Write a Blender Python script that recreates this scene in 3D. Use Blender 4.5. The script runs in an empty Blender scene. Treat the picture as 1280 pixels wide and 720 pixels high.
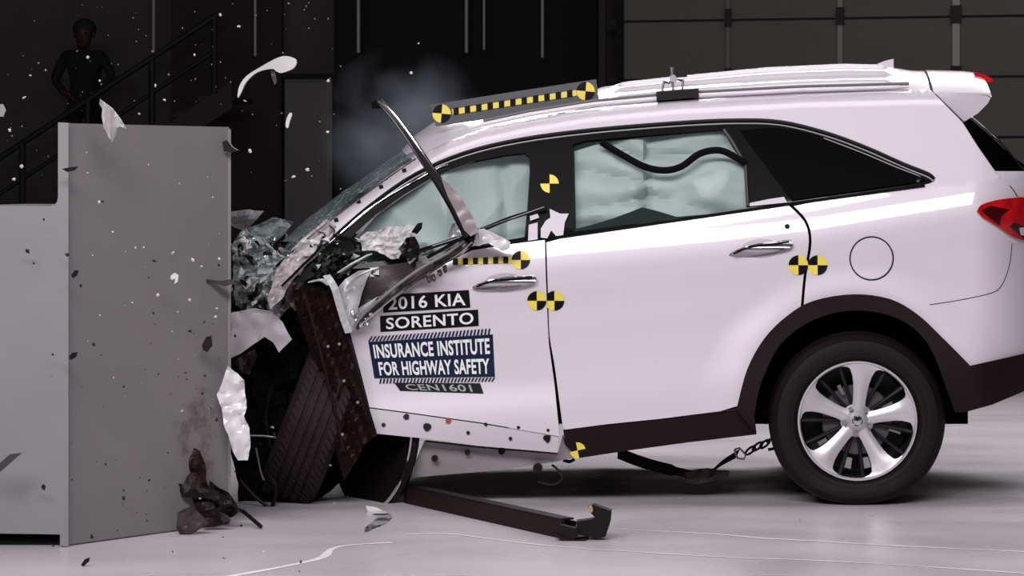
import bpy, bmesh, math, random
from mathutils import Vector, Matrix, noise
from mathutils.geometry import delaunay_2d_cdt
C = bpy.context.scene.collection
PI = math.pi
R = math.radians

# ------------------------------------------------------------------ camera, world, lights
F, D, X0, YH, H = 3600., 12., 900., 232., 1.335      # focal in px, distance, vanishing point, eye height
cd = bpy.data.cameras.new('camera'); cam = bpy.data.objects.new('camera', cd); C.objects.link(cam)
cam.location = (0, -D, H); cam.rotation_euler = (PI/2, 0, 0)
cd.sensor_width = 36; cd.lens = F/1280*36
cd.shift_x = (640-X0)/1280; cd.shift_y = -(360-YH)/1280
cd.clip_end = 100
bpy.context.scene.camera = cam
w = bpy.data.worlds.new('hall'); bpy.context.scene.world = w; w.use_nodes = True
w.node_tree.nodes['Background'].inputs[0].default_value = (.035, .031, .034, 1)
w.node_tree.nodes['Background'].inputs[1].default_value = .55
vs = bpy.context.scene.view_settings
vs.view_transform = 'Standard'; vs.look = 'None'; vs.gamma = 1; vs.exposure = -1.1; vs.use_curve_mapping = False

def area(name, loc, target, sx, sy, power, col=(1, .97, 1), spread=180):
    l = bpy.data.lights.new(name, 'AREA'); l.shape = 'RECTANGLE'; l.size = sx; l.size_y = sy
    l.energy = power; l.color = col; l.spread = R(spread)
    o = bpy.data.objects.new(name, l); C.objects.link(o); o.location = loc
    o.rotation_euler = (Vector(target)-Vector(loc)).to_track_quat('-Z', 'Y').to_euler()
    return o
area('overhead_light_bank', (-1.6, -7.0, 4.9), (-.2, 0, .7), 7, 1.6, 850, spread=140)
area('ceiling_light_bank', (.3, .4, 5.0), (.3, .5, 0), 7.5, 2.6, 150, spread=130)
area('far_light_bank', (.8, 6.5, 4.6), (.8, 1.9, 0), 7, 1.6, 400, spread=110)
area('hall_lamp', (3.5, 6.5, 6.5), (3.0, 14, 1.5), 2, 1, 55, (1, .93, .85), spread=120)
area('hall_lamp.001', (-6, 8, 6.5), (-5.5, 15, 1.5), 2, 1, 24, (1, .9, .9), spread=120)

# ------------------------------------------------------------------ helpers
def at(px, py, Y):
    s = F/(D+Y); return Vector(((px-X0)/s, Y, H-(py-YH)/s))
def fl(px, py, z=0.0):
    s = (py-YH)/(H-z); return Vector(((px-X0)/s, F/s-D, z))
def lerp(tab, x):
    if x <= tab[0][0]: return tab[0][1]
    for (a, b), (c, d) in zip(tab, tab[1:]):
        if x <= c: return b+(d-b)*(x-a)/(c-a)
    return tab[-1][1]
def cr(pts, n=8, closed=False):
    """Catmull-Rom through 2D or 3D points"""
    P = [Vector(p) for p in pts]; out = []; N = len(P)
    rng = range(N) if closed else range(N-1)
    for i in rng:
        p1, p2 = P[i], P[(i+1) % N]
        p0 = P[(i-1) % N] if (closed or i > 0) else p1
        p3 = P[(i+2) % N] if (closed or i+2 < N) else p2
        for k in range(n):
            t = k/n
            out.append(.5*((2*p1)+(p2-p0)*t+(2*p0-5*p1+4*p2-p3)*t*t+(3*p1-p0-3*p2+p3)*t**3))
    if not closed: out.append(P[-1])
    return [tuple(p) for p in out]
def arc(cx, cy, rx, ry, a0, a1, n=24):
    return [(cx+rx*math.cos(R(a0+(a1-a0)*i/n)), cy-ry*math.sin(R(a0+(a1-a0)*i/n))) for i in range(n+1)]
def inside(p, poly):
    x, y = p; c = False; j = len(poly)-1
    for i in range(len(poly)):
        xi, yi = poly[i]; xj, yj = poly[j]
        if (yi > y) != (yj > y) and x < (xj-xi)*(y-yi)/(yj-yi)+xi: c = not c
        j = i
    return c

MATS = {}
def mat(name, col, rough=.5, metal=0, coat=0, bump=0, bscale=40, var=0, vscale=8, spec=.5, emis=None, trans=0, alpha=1, ior=1.45, crough=.05):
    if name in MATS: return MATS[name]
    m = bpy.data.materials.new(name); m.use_nodes = True; nt = m.node_tree; b = nt.nodes['Principled BSDF']
    b.inputs['Base Color'].default_value = (*col, 1); b.inputs['Roughness'].default_value = rough
    b.inputs['Metallic'].default_value = metal; b.inputs['Coat Weight'].default_value = coat
    b.inputs['Coat Roughness'].default_value = crough
    b.inputs['Specular IOR Level'].default_value = spec; b.inputs['IOR'].default_value = ior
    b.inputs['Transmission Weight'].default_value = trans; b.inputs['Alpha'].default_value = alpha
    if emis: b.inputs['Emission Color'].default_value = (*emis[:3], 1); b.inputs['Emission Strength'].default_value = emis[3]
    tc = nt.nodes.new('ShaderNodeTexCoord')
    if bump:
        n = nt.nodes.new('ShaderNodeTexNoise'); n.inputs['Scale'].default_value = bscale; n.inputs['Detail'].default_value = 5
        bp = nt.nodes.new('ShaderNodeBump'); bp.inputs['Strength'].default_value = bump; bp.inputs['Distance'].default_value = .01
        nt.links.new(tc.outputs['Object'], n.inputs['Vector']); nt.links.new(n.outputs['Fac'], bp.inputs['Height'])
        nt.links.new(bp.outputs['Normal'], b.inputs['Normal'])
    if var:
        n = nt.nodes.new('ShaderNodeTexNoise'); n.inputs['Scale'].default_value = vscale; n.inputs['Detail'].default_value = 6
        r = nt.nodes.new('ShaderNodeValToRGB'); r.color_ramp.elements[0].position = .3; r.color_ramp.elements[1].position = .7
        r.color_ramp.elements[0].color = (*[c*(1-var) for c in col], 1); r.color_ramp.elements[1].color = (*[min(1, c*(1+var)) for c in col], 1)
        nt.links.new(tc.outputs['Object'], n.inputs['Vector']); nt.links.new(n.outputs['Fac'], r.inputs['Fac'])
        nt.links.new(r.outputs['Color'], b.inputs['Base Color'])
    MATS[name] = m; return m

PAINT = mat('white_pearl_paint', (.66, .60, .655), .32, 0, 1.0, crough=.04)
EPAINT = mat('bare_painted_metal', (.56, .51, .55), .5, 0, .2, bump=.05, bscale=30)
CRUMP = mat('crumpled_white_paint', (.66, .63, .65), .4, 0, .5, bump=.35, bscale=28, var=.18, vscale=14)
SILV = mat('torn_bare_metal', (.48, .49, .50), .35, .6, bump=.5, bscale=40, var=.5, vscale=20)
DARK = mat('black_plastic', (.006, .0035, .004), .5, bump=.05, bscale=60, spec=.25)
CLAD = mat('cladding_plastic', (.011, .0055, .006), .62, bump=.05, bscale=120, spec=.15)
BLACK = mat('gloss_black', (.003, .0025, .003), .24, spec=.3)
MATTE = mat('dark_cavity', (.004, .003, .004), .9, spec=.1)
RUB = mat('tyre_rubber', (.008, .004, .005), .6, bump=.12, bscale=90, spec=.22)
RUBF = mat('worn_tyre_rubber', (.018, .010, .011), .7, bump=.2, bscale=90, var=.25, spec=.25)
ALLOY = mat('machined_alloy', (.60, .57, .60), .42, .6)
DALLOY = mat('dark_alloy', (.02, .018, .02), .4, .3)
STEEL = mat('steel', (.38, .37, .38), .35, .8)
CHROME = mat('chrome', (.7, .7, .72), .1, 1)
BAG = mat('airbag_fabric', (.44, .51, .50), .8, bump=.12, bscale=14)
YEL = mat('yellow_sticker', (.82, .66, .10), .5)
BLK = mat('black_sticker', (.004, .003, .004), .5, spec=.15)
WHT = mat('white_lettering', (.78, .77, .78), .5)
NAVY = mat('navy_sticker', (.006, .012, .040), .5, spec=.15)
RED = mat('red_lens', (.50, .008, .012), .12, coat=1, var=.35, vscale=18)
DRED = mat('dark_red_lens', (.05, .003, .004), .2, coat=1)
BOARD = mat('grey_board', (.095, .095, .10), .7)
BARR = mat('barrier_paint_shaded', (.185, .173, .175), .55, var=.06, vscale=2.5, bump=.04, bscale=12)  # same barrier paint, darkened for the block that turns from the light
BARL = mat('barrier_paint_lit', (.225, .22, .23), .55, var=.05, vscale=2.5, bump=.04, bscale=12)  # lit copy of the barrier paint, for front plate and base
WEB = mat('black_webbing', (.008, .007, .008), .8, bump=.3, bscale=150)
BROWN = mat('dark_brown_plastic', (.013, .0042, .0045), .55, bump=.12, bscale=25, spec=.25)
GSH = mat('scraped_dark_metal', (.055, .043, .045), .36, .4, bump=.35, bscale=30, var=.8, vscale=12)

def glassmat(name, col, a, rough=.03):
    m = bpy.data.materials.new(name); m.use_nodes = True; nt = m.node_tree
    b = nt.nodes['Principled BSDF']; b.inputs['Base Color'].default_value = (*col, 1); b.inputs['Roughness'].default_value = rough
    b.inputs['Alpha'].default_value = a; return m
GLASS = glassmat('tinted_side_glass', (.20, .30, .28), .06)
def crackglass():
    m = bpy.data.materials.new('cracked_windshield_glass'); m.use_nodes = True; nt = m.node_tree; b = nt.nodes['Principled BSDF']
    tc = nt.nodes.new('ShaderNodeTexCoord'); v = nt.nodes.new('ShaderNodeTexVoronoi'); v.feature = 'DISTANCE_TO_EDGE'; v.inputs['Scale'].default_value = 22
    nt.links.new(tc.outputs['Object'], v.inputs['Vector'])
    lt = nt.nodes.new('ShaderNodeMath'); lt.operation = 'LESS_THAN'; lt.inputs[1].default_value = .035
    nt.links.new(v.outputs['Distance'], lt.inputs[0])
    mx = nt.nodes.new('ShaderNodeMix'); mx.data_type = 'RGBA'; mx.inputs[6].default_value = (.10, .16, .165, 1); mx.inputs[7].default_value = (.42, .50, .50, 1)
    nt.links.new(lt.outputs[0], mx.inputs[0]); nt.links.new(mx.outputs[2], b.inputs['Base Color'])
    ma = nt.nodes.new('ShaderNodeMath'); ma.operation = 'MULTIPLY_ADD'; ma.inputs[1].default_value = .25; ma.inputs[2].default_value = .5
    nt.links.new(lt.outputs[0], ma.inputs[0]); nt.links.new(ma.outputs[0], b.inputs['Alpha'])
    b.inputs['Roughness'].default_value = .15
    return m
CRACK = crackglass()

def mesh_obj(name, verts, faces, m, parent=None, smooth=True, ang=38, mi=None):
    me = bpy.data.meshes.new(name); me.from_pydata([tuple(v) for v in verts], [], faces)
    for mm in (m if isinstance(m, (list, tuple)) else [m]): me.materials.append(mm)
    if mi: me.polygons.foreach_set('material_index', mi)
    if smooth:
        me.polygons.foreach_set('use_smooth', [True]*len(me.polygons)); me.set_sharp_from_angle(angle=R(ang))
    me.validate(); me.update()
    o = bpy.data.objects.new(name, me); C.objects.link(o)
    if parent is not None: par(o, parent)
    return o
def par(o, p):
    o.parent = p
    m = Matrix.Translation(-base_of(p)); o.data.transform(m) if o.data else None
    ORG[o.name] = base_of(p); return o
ORG = {}
def base_of(p):
    """world position of p's origin (children meshes are written in world coordinates, then shifted)"""
    return ORG.get(p.name, Vector((0, 0, 0)))
def thing(name, loc, label, cat, group=None):
    o = bpy.data.objects.new(name, None); C.objects.link(o); o.location = loc; o.empty_display_size = .1
    ORG[o.name] = Vector(loc); tag(o, label, cat, group); return o
def tag(o, label=None, cat=None, group=None, kind=None):
    if label: o['label'] = label
    if cat: o['category'] = cat
    if group: o['group'] = group
    if kind: o['kind'] = kind
    return o
def own_origin(o, loc=None):
    """top-level mesh written in world coordinates: move the origin into it"""
    if loc is None:
        vs_ = [v.co for v in o.data.vertices]; loc = sum(vs_, Vector())/len(vs_); loc.z = min(v.z for v in vs_)
    o.data.transform(Matrix.Translation(-Vector(loc))); o.location = loc; ORG[o.name] = Vector(loc); return o

def tess(poly, sp=6., holes=()):
    """triangulate a 2D outline with an even grid inside"""
    vs2, ed = [], []
    def ring(p):
        pts = []
        n = len(p)
        for i in range(n):
            a, b = Vector(p[i][:2]), Vector(p[(i+1) % n][:2]); L = (b-a).length; k = max(1, int(L/sp))
            for j in range(k): pts.append(a+(b-a)*j/k)
        s = len(vs2)
        vs2.extend(pts); ed.extend([(s+i, s+(i+1) % len(pts)) for i in range(len(pts))])
        return pts
    rings = [ring(poly)]+[ring(h) for h in holes]
    xs = [p[0] for p in poly]; ys = [p[1] for p in poly]
    bp = [(v.x, v.y) for v in vs2]
    cell = {}
    for x, y in bp: cell.setdefault((int(x//sp), int(y//sp)), []).append((x, y))
    nx = int((max(xs)-min(xs))/sp)+1; ny = int((max(ys)-min(ys))/sp)+1
    for i in range(nx):
        for j in range(ny):
            x = min(xs)+(i+.5)*sp; y = min(ys)+(j+.5)*sp
            if not inside((x, y), poly) or any(inside((x, y), h) for h in holes): continue
            cx, cy = int(x//sp), int(y//sp); ok = True
            for a in (-1, 0, 1):
                for b in (-1, 0, 1):
                    for q in cell.get((cx+a, cy+b), ()):
                        if (q[0]-x)**2+(q[1]-y)**2 < (.5*sp)**2: ok = False
            if ok: vs2.append(Vector((x, y)))
    v, e, f, *_ = delaunay_2d_cdt(vs2, ed, [], 0, 1e-5)
    keep = []
    for t in f:
        c = sum((v[i] for i in t), Vector((0, 0)))/len(t)
        if inside(c, poly) and not any(inside(c, h) for h in holes):
            a, b, d = (v[i] for i in t[:3]); ar = abs((b-a).cross(d-a)); mx = max((b-a).length, (d-a).length, (d-b).length)
            if ar/mx > .03*sp: keep.append(tuple(t))      # drop flat slivers, they spoil the shading
    return v, keep
def sheet(name, poly, Y, m, parent=None, th=.012, sp=6., holes=(), smooth=True, disp=None, uvmap=None, ang=38, mi=None):
    """curved panel whose outline is given in the side elevation and whose depth is the function Y"""
    v, f = tess([p[:2] for p in poly], sp, holes)
    Yf = Y if callable(Y) else (lambda x, y: Y)
    fr = []
    for p in v:
        q = at(p.x, p.y, Yf(p.x, p.y))
        if disp: q = q+disp(q)
        fr.append(q)
    # orientation: front faces the camera (-Y)
    ff = []
    for t in f:
        a, b, c = (fr[i] for i in t[:3])
        n = (b-a).cross(c-a); ff.append(t if n.y < 0 else t[::-1])
    verts = list(fr); faces = list(ff)
    if th:
        N = len(fr); verts += [q+Vector((0, th, 0)) for q in fr]
        faces += [tuple(i+N for i in t[::-1]) for t in ff]
        cnt = {}
        for t in ff:
            for i in range(len(t)):
                e = (t[i], t[(i+1) % len(t)]); cnt[e] = 1
        for (a, b) in cnt:
            if (b, a) not in cnt: faces.append((b, a, a+N, b+N))
    o = mesh_obj(name, verts, faces, m, parent, smooth, ang)
    return o
def crumple(name, poly, Y, amp, m, parent=None, seed=0, sp=6., fr=9., th=.006, smooth=False, ang=25):
    def d(q):
        k = Vector((q.x*fr+seed*3.1, q.y*fr, q.z*fr+seed*1.7))
        n = noise.noise_vector(k)+.5*noise.noise_vector(k*2.3)
        return Vector((n.x*.35*amp, (1-2*abs(n.y))*amp, n.z*.35*amp))
    return sheet(name, poly, Y, m, parent, th, sp, (), smooth, d, ang=ang)
def tube(name, pts, r, m, parent=None, n=8, cap=True, smooth=True):
    P = [Vector(p) for p in pts]; verts = []; faces = []
    rr = r if isinstance(r, (list, tuple)) else [r]*len(P)
    up = Vector((0, 0, 1)); prev = None
    for i, p in enumerate(P):
        t = ((P[min(i+1, len(P)-1)]-P[max(i-1, 0)])).normalized()
        if prev is None:
            a = t.cross(up); a = a if a.length > .05 else t.cross(Vector((0, 1, 0)))
        else: a = prev-t*prev.dot(t)
        a.normalize(); prev = a; b = t.cross(a)
        for k in range(n):
            q = 2*PI*k/n; verts.append(p+(a*math.cos(q)+b*math.sin(q))*rr[i])
    for i in range(len(P)-1):
        for k in range(n):
            k2 = (k+1) % n; faces.append((i*n+k, i*n+k2, (i+1)*n+k2, (i+1)*n+k))
    if cap: faces.append(tuple(range(n))[::-1]); faces.append(tuple((len(P)-1)*n+k for k in range(n)))
    return mesh_obj(name, verts, faces, m, parent, smooth, 50)
def ribbon(name, pts, wv, th, m, parent=None):
    """rectangular-section strip; wv = list of width vectors"""
    P = [Vector(p) for p in pts]; verts = []; faces = []
    for i, p in enumerate(P):
        t = (P[min(i+1, len(P)-1)]-P[max(i-1, 0)]).normalized()
        wd = wv[i] if isinstance(wv, list) else wv
        wd = Vector(wd); n = t.cross(wd).normalized()*th*.5
        verts += [p-wd*.5-n, p+wd*.5-n, p+wd*.5+n, p-wd*.5+n]
    for i in range(len(P)-1):
        for k in range(4):
            k2 = (k+1) % 4; faces.append((i*4+k, i*4+k2, i*4+4+k2, i*4+4+k))
    faces += [(3, 2, 1, 0), tuple(len(P)*4-4+k for k in range(4))]
    return mesh_obj(name, verts, faces, m, parent, True, 35)
def boxm(name, lo, hi, m, parent=None, M=None, bev=0):
    bm = bmesh.new(); bmesh.ops.create_cube(bm, size=1)
    lo, hi = Vector(lo), Vector(hi); c = (lo+hi)/2; s = hi-lo
    for v in bm.verts: v.co = Vector((v.co.x*s.x, v.co.y*s.y, v.co.z*s.z))+c
    if bev: bmesh.ops.bevel(bm, geom=bm.edges[:], offset=bev, segments=2, affect='EDGES')
    if M is not None: bm.transform(M)
    me = bpy.data.meshes.new(name); bm.to_mesh(me); bm.free(); me.materials.append(m)
    if bev: me.polygons.foreach_set('use_smooth', [True]*len(me.polygons)); me.set_sharp_from_angle(angle=R(35))
    o = bpy.data.objects.new(name, me); C.objects.link(o)
    if parent is not None: par(o, parent)
    return o
def lathe(name, prof, m, M, parent=None, n=64, post=None, ang=30, closed=False):
    """profile (radius, axial) turned about the local axis; axial + is towards -Y of M's frame"""
    verts = []; faces = []; K = len(prof)
    for i in range(n):
        a = 2*PI*i/n
        for r, z in prof: 
            q = Vector((r*math.cos(a), -z, r*math.sin(a)))
            verts.append(q)
    for i in range(n):
        j = (i+1) % n
        for k in range(K if closed else K-1):
            k2 = (k+1) % K
            faces.append((i*K+k, i*K+k2, j*K+k2, j*K+k))
    verts = [M @ v for v in verts]
    if post: verts = [post(v) for v in verts]
    return mesh_obj(name, verts, faces, m, parent, True, ang)

# ------------------------------------------------------------------ the hall
def floor_mat():
    m = bpy.data.materials.new('painted_concrete_floor'); m.use_nodes = True; nt = m.node_tree; b = nt.nodes['Principled BSDF']
    tc = nt.nodes.new('ShaderNodeTexCoord'); mp = nt.nodes.new('ShaderNodeMapping'); mp.inputs['Scale'].default_value = (.45, .9, 1)
    n = nt.nodes.new('ShaderNodeTexNoise'); n.inputs['Scale'].default_value = 1.6; n.inputs['Detail'].default_value = 4; n.inputs['Roughness'].default_value = .5
    r = nt.nodes.new('ShaderNodeValToRGB'); r.color_ramp.elements[0].position = .35; r.color_ramp.elements[1].position = .65
    r.color_ramp.elements[0].color = (.53, .49, .52, 1); r.color_ramp.elements[1].color = (.65, .605, .64, 1)
    nt.links.new(tc.outputs['Object'], mp.inputs['Vector']); nt.links.new(mp.outputs[0], n.inputs['Vector'])
    nt.links.new(n.outputs['Fac'], r.inputs['Fac']); nt.links.new(r.outputs['Color'], b.inputs['Base Color'])
    n2 = nt.nodes.new('ShaderNodeTexNoise'); n2.inputs['Scale'].default_value = 3; n2.inputs['Detail'].default_value = 6
    r2 = nt.nodes.new('ShaderNodeMapRange'); r2.inputs[3].default_value = .16; r2.inputs[4].default_value = .42
    nt.links.new(mp.outputs[0], n2.inputs['Vector']); nt.links.new(n2.outputs['Fac'], r2.inputs[0]); nt.links.new(r2.outputs[0], b.inputs['Roughness'])
    return m
fo = mesh_obj('floor', [(-16, -16, 0), (16, -16, 0), (16, 20, 0), (-16, 20, 0)], [(0, 1, 2, 3)], floor_mat(), smooth=False)
tag(fo, kind='structure')
WALL = mat('dark_wall_paint', (.050, .042, .044), .8, var=.15, vscale=1.5)
tag(boxm('wall_back', (-16, 15.6, 0), (16, 15.8, 9), WALL), kind='structure')
tag(boxm('wall_left', (-16.2, -16, 0), (-16, 15.8, 9), WALL), kind='structure')
tag(boxm('wall_right', (16, -16, 0), (16.2, 15.8, 9), WALL), kind='structure')

# floor tape lines and scrapes
LINE = mat('white_floor_line', (.86, .82, .84), .5, var=.1, vscale=30)
def floor_line(pts, wpx, label):
    P = [fl(x, y, .0015) for x, y in cr(pts, 6)]; verts = []; faces = []
    for i, p in enumerate(P):
        t = (P[min(i+1, len(P)-1)]-P[max(i-1, 0)]).normalized(); nn = Vector((-t.y, t.x, 0)); wd = wpx*(.7+.5*noise.noise(p*4))
        wd = max(wd, .006)
        verts += [p-nn*wd/2, p+nn*wd/2]
    for i in range(len(P)-1): faces.append((2*i, 2*i+2, 2*i+3, 2*i+1))
    o = mesh_obj('trim_line', verts, faces, LINE, smooth=False); tag(o, kind='structure'); return o
floor_line([(505, 668), (560, 667), (640, 677), (720, 685), (800, 690), (900, 696), (1010, 700), (1120, 706), (1290, 717)], .024, '')
floor_line([(765, 661), (830, 664), (900, 668), (960, 673), (1020, 676), (1100, 681), (1290, 690)], .028, '')
floor_line([(250, 727), (300, 718), (360, 707), (402, 697), (415, 686), (440, 681), (490, 678)], .045, '')

# back left: dark bays, vertical conduits, lighter steel door
def ww(px, py, Y=15.4): return at(px, py, Y)
def wallpanel(name, x0, x1, y0, y1, m, Y=15.4, th=.1):
    a, b = at(x0, y1, Y), at(x1, y0, Y)
    return boxm(name, (a.x, Y, max(0, a.z)), (b.x, Y+th, b.z), m)
VD = mat('black_curtain', (.006, .005, .007), .9)
o = wallpanel('trim_1', 418, 747, -60, 480, VD, 15.35); tag(o, kind='structure')
o = wallpanel('trim_2', 214, 352, -60, 480, mat('dark_bay_paint', (.020, .014, .017), .85), 15.4); tag(o, kind='structure')
dr = wallpanel('door_1', 356, 415, 98, 416, mat('dark_steel_door', (.085, .075, .075), .6), 15.3, .08); tag(dr, kind='structure')
sub = wallpanel('door_frame', 352, 419, 92, 97.5, VD, 15.22, .12)
sub.parent = dr
PIPE = mat('grey_conduit', (.30, .29, .29), .5, .3)
for i, (x, y1, wd, lab) in enumerate([(192, 75, 2, 'short grey conduit on the dark wall beside the stair rail'), (319, 70, 2, 'grey vertical conduit hanging above the flying white trim arc'),
        (448, 66, 2.6, 'grey vertical conduit above the smoke, left of the centre bay'), (583, 66, 2.4, 'left of the pair of grey conduits above the smoke'),
        (605, 62, 1.8, 'thin right one of the conduit pair above the smoke'), (678, 72, 2.2, 'grey vertical conduit above the grey roof board')]):
    a, b = at(x, y1, 15.0), at(x, -80, 15.0)
    o = tube('conduit', [a, b], wd/133, PIPE); own_origin(o, a); tag(o, lab, 'pipe')

# garage door of long insulated panels
GD = mat('garage_door_panel', (.135, .120, .112), .7, var=.07, vscale=1.2)
GF = mat('garage_door_rail', (.022, .018, .017), .7)
GS = mat('galvanised_stile', (.30, .29, .28), .5, .4)
def gY(px): return 14.9-(px-750)*.0019
gd = bpy.data.objects.new('door_2', None); C.objects.link(gd); tag(gd, kind='structure'); gp0 = at(750, 300, gY(750)); gd.location = (gp0.x, gp0.y, 0); ORG[gd.name] = Vector(gd.location)
def gslab(name, x0, x1, z0, z1, off, th, m):
    a, b = gY(x0)-off, gY(x1)-off
    A = at(x0, 0, a); B = at(x1, 0, b)
    v = [(A.x, A.y, z0), (B.x, B.y, z0), (B.x, B.y, z1), (A.x, A.y, z1)]
    v += [(p[0], p[1]+th, p[2]) for p in v]
    return mesh_obj(name, v, [(0, 1, 2, 3), (7, 6, 5, 4), (0, 4, 5, 1), (1, 5, 6, 2), (2, 6, 7, 3), (3, 7, 4, 0)], m, gd, False)
xs_ = [780, 910, 1050, 1195, 1335]
zt = 2.86
rows = [zt+1.16, zt+.58, zt, zt-.545, zt-1.09, zt-1.635, zt-2.18, zt-2.725]
for r in range(len(rows)-1):
    for k in range(4):
        gslab('door_panel', xs_[k]+(1 if k else 0), xs_[k+1]-1, rows[r+1]+.012, rows[r]-.012, .04, .04, GD)
for r in range(1, len(rows)-1):
    gslab('section_rail', 758, 1340, rows[r]-.022, rows[r]+.022, .0, .03, GF)
for k, x in enumerate((910, 1050, 1195)):
    wv = (2.4, 3.2, 4.6)[k]
    for r in range(len(rows)-1):
        gslab('stile', x-wv, x+wv, rows[r+1]+.05, rows[r]-.05, .075, .03, [mat('dull_stile', (.16, .15, .145), .5, .3), mat('mid_stile', (.24, .23, .22), .5, .3), GS][k])
        gslab('hinge', x-wv-2, x+wv+2, rows[r]-.06, rows[r]+.10, .11, .03, GF)
gslab('door_track', 770, 778, 0, 5, .1, .1, VD)
gslab('door_jamb', 748, 757, 0, 5, .12, .15, GF)

# staircase with rails and the person on it
SB = mat('stair_black', (.006, .005, .006), .7); SG = mat('stair_grey', (.020, .016, .017), .8)
st = thing('staircase', (at(-20, 400, 14).x, 14, 0), 'dark steel staircase rising to the right behind the grey barrier', 'stairs')
sl = -178/270.
def rail(x0, y0, x1, y1, r, Yd, nm='handrail'):
    return tube(nm, [at(x0, y0, Yd), at(x1, y1, Yd)], r, SB, st, 8)
rail(-30, 217, 272, 18, .028, 13.6); rail(-30, 262, 272, 62, .020, 13.6, 'mid_rail')
rail(-30, 217, 272, 18, .024, 14.7); 
for x in (28, 110, 190, 268):
    y = 197-x*.66; tube('post', [at(x, y, 13.6), at(x, y+95, 13.6)], .03, SB, st)
for Yd in (13.6, 14.7):
    a, b = at(-30, 330, Yd), at(290, 118, Yd)
    v = [a+Vector((0, 0, .12)), b+Vector((0, 0, .12)), b-Vector((0, 0, .12)), a-Vector((0, 0, .12))]; v += [p+Vector((0, .04, 0)) for p in v]
    mesh_obj('stringer', v, [(3, 2, 1, 0), (4, 5, 6, 7), (0, 1, 5, 4), (2, 3, 7, 6), (1, 2, 6, 5), (3, 0, 4, 7)], SG, st, False)
for i in range(11):
    t = i/10; a = at(-22+t*304, 326-t*201, 14.1)
    boxm('tread', (a.x-.16, 13.62, a.z-.02), (a.x+.16, 14.68, a.z+.02), SG, st)
CLOTH = mat('black_clothing', (.004, .003, .004), .9); SKIN = mat('skin', (.035, .012, .011), .6); HAIR = mat('dark_hair', (.006, .004, .004), .8)
def person():
    pY = 14.1
    foot = at(-22+.42*304, 326-.42*201, pY)      # on the tread
    B = Vector((foot.x, pY, foot.z+.02))
    B.x = at(105, 0, pY).x
    k = .88
    J = {'pel': (0, 0, .92), 'wai': (0, 0, 1.10), 'che': (0, .01, 1.30), 'nek': (0, .0, 1.47), 'hd0': (0, -.01, 1.56), 'hd1': (0, -.02, 1.66), 'hd2': (0, 0, 1.74),
         'sl': (-.19, 0, 1.40), 'el': (-.30, -.02, 1.17), 'hl': (-.18, -.10, 1.02), 'fl': (-.13, -.13, .99),
         'sr': (.19, 0, 1.40), 'er': (.30, -.02, 1.20), 'hr': (.19, -.10, 1.03), 'fr': (.13, -.13, 1.0),
         'kl': (-.11, -.02, .50), 'al': (-.12, .02, .09), 'tl': (-.12, -.14, .04), 'kr': (.10, -.02, .50), 'ar': (.12, .02, .09), 'tr': (.13, -.14, .04),
         'pl': (-.10, 0, .86), 'pr': (.10, 0, .86)}
    Rr = {'pel': .15, 'wai': .135, 'che': .17, 'nek': .06, 'hd0': .085, 'hd1': .10, 'hd2': .07, 'sl': .075, 'el': .052, 'hl': .04, 'fl': .035, 'sr': .075, 'er': .052, 'hr': .04, 'fr': .035,
          'kl': .062, 'al': .045, 'tl': .04, 'kr': .062, 'ar': .045, 'tr': .04, 'pl': .10, 'pr': .10}
    E = [('pel', 'wai'), ('wai', 'che'), ('che', 'nek'), ('nek', 'hd0'), ('hd0', 'hd1'), ('hd1', 'hd2'), ('che', 'sl'), ('sl', 'el'), ('el', 'hl'), ('hl', 'fl'), ('che', 'sr'), ('sr', 'er'), ('er', 'hr'), ('hr', 'fr'),
         ('pel', 'pl'), ('pl', 'kl'), ('kl', 'al'), ('al', 'tl'), ('pel', 'pr'), ('pr', 'kr'), ('kr', 'ar'), ('ar', 'tr')]
    for s, h in ((-1, 'fl'), (1, 'fr')):
        b = Vector(J[h])
        for q in range(4):
            nm = h+'f%d' % q; J[nm] = tuple(b+Vector((-s*(.05+.004*q), -.02+.018*q, -.03))); Rr[nm] = .011; E.append((h, nm))
            n2 = nm+'t'; J[n2] = tuple(b+Vector((-s*(.075+.004*(q % 3)), -.01+.018*q, -.06))); Rr[n2] = .009; E.append((nm, n2))
        nm = h+'th'; J[nm] = tuple(b+Vector((-s*.03, -.04, .03))); Rr[nm] = .012; E.append((h, nm))
    keys = list(J); me = bpy.data.meshes.new('person')
    me.from_pydata([tuple(Vector(J[a])*k) for a in keys], [(keys.index(a), keys.index(b)) for a, b in E], [])
    tmp = bpy.data.objects.new('person_tmp', me); C.objects.link(tmp)
    md = tmp.modifiers.new('s', 'SKIN'); ssd = tmp.modifiers.new('u', 'SUBSURF'); ssd.levels = 1
    for i, a in enumerate(keys):
        sv = me.skin_vertices[0].data[i]; sv.radius = (Rr[a]*k, Rr[a]*k); sv.use_root = (a == 'pel')
    dg = bpy.context.evaluated_depsgraph_get()
    body = bpy.data.meshes.new_from_object(tmp.evaluated_get(dg)); bpy.data.objects.remove(tmp)
    body.materials.clear(); body.materials.append(CLOTH); body.materials.append(SKIN)
    for p in body.polygons:
        c = p.center/k; p.use_smooth = True
        p.material_index = 1 if (c.z > 1.50 or (abs(c.x) > .07 and c.y < -.125 and .9 < c.z < 1.08)) else 0
    zmin = min(v.co.z for v in body.vertices)
    body.transform(Matrix.Translation((0, 0, -zmin)))
    o = bpy.data.objects.new('person', body); C.objects.link(o); o.location = B; ORG['person'] = B
    tag(o, 'person in black standing on the dark stairs with elbows out and hands at the waist', 'person')
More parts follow.
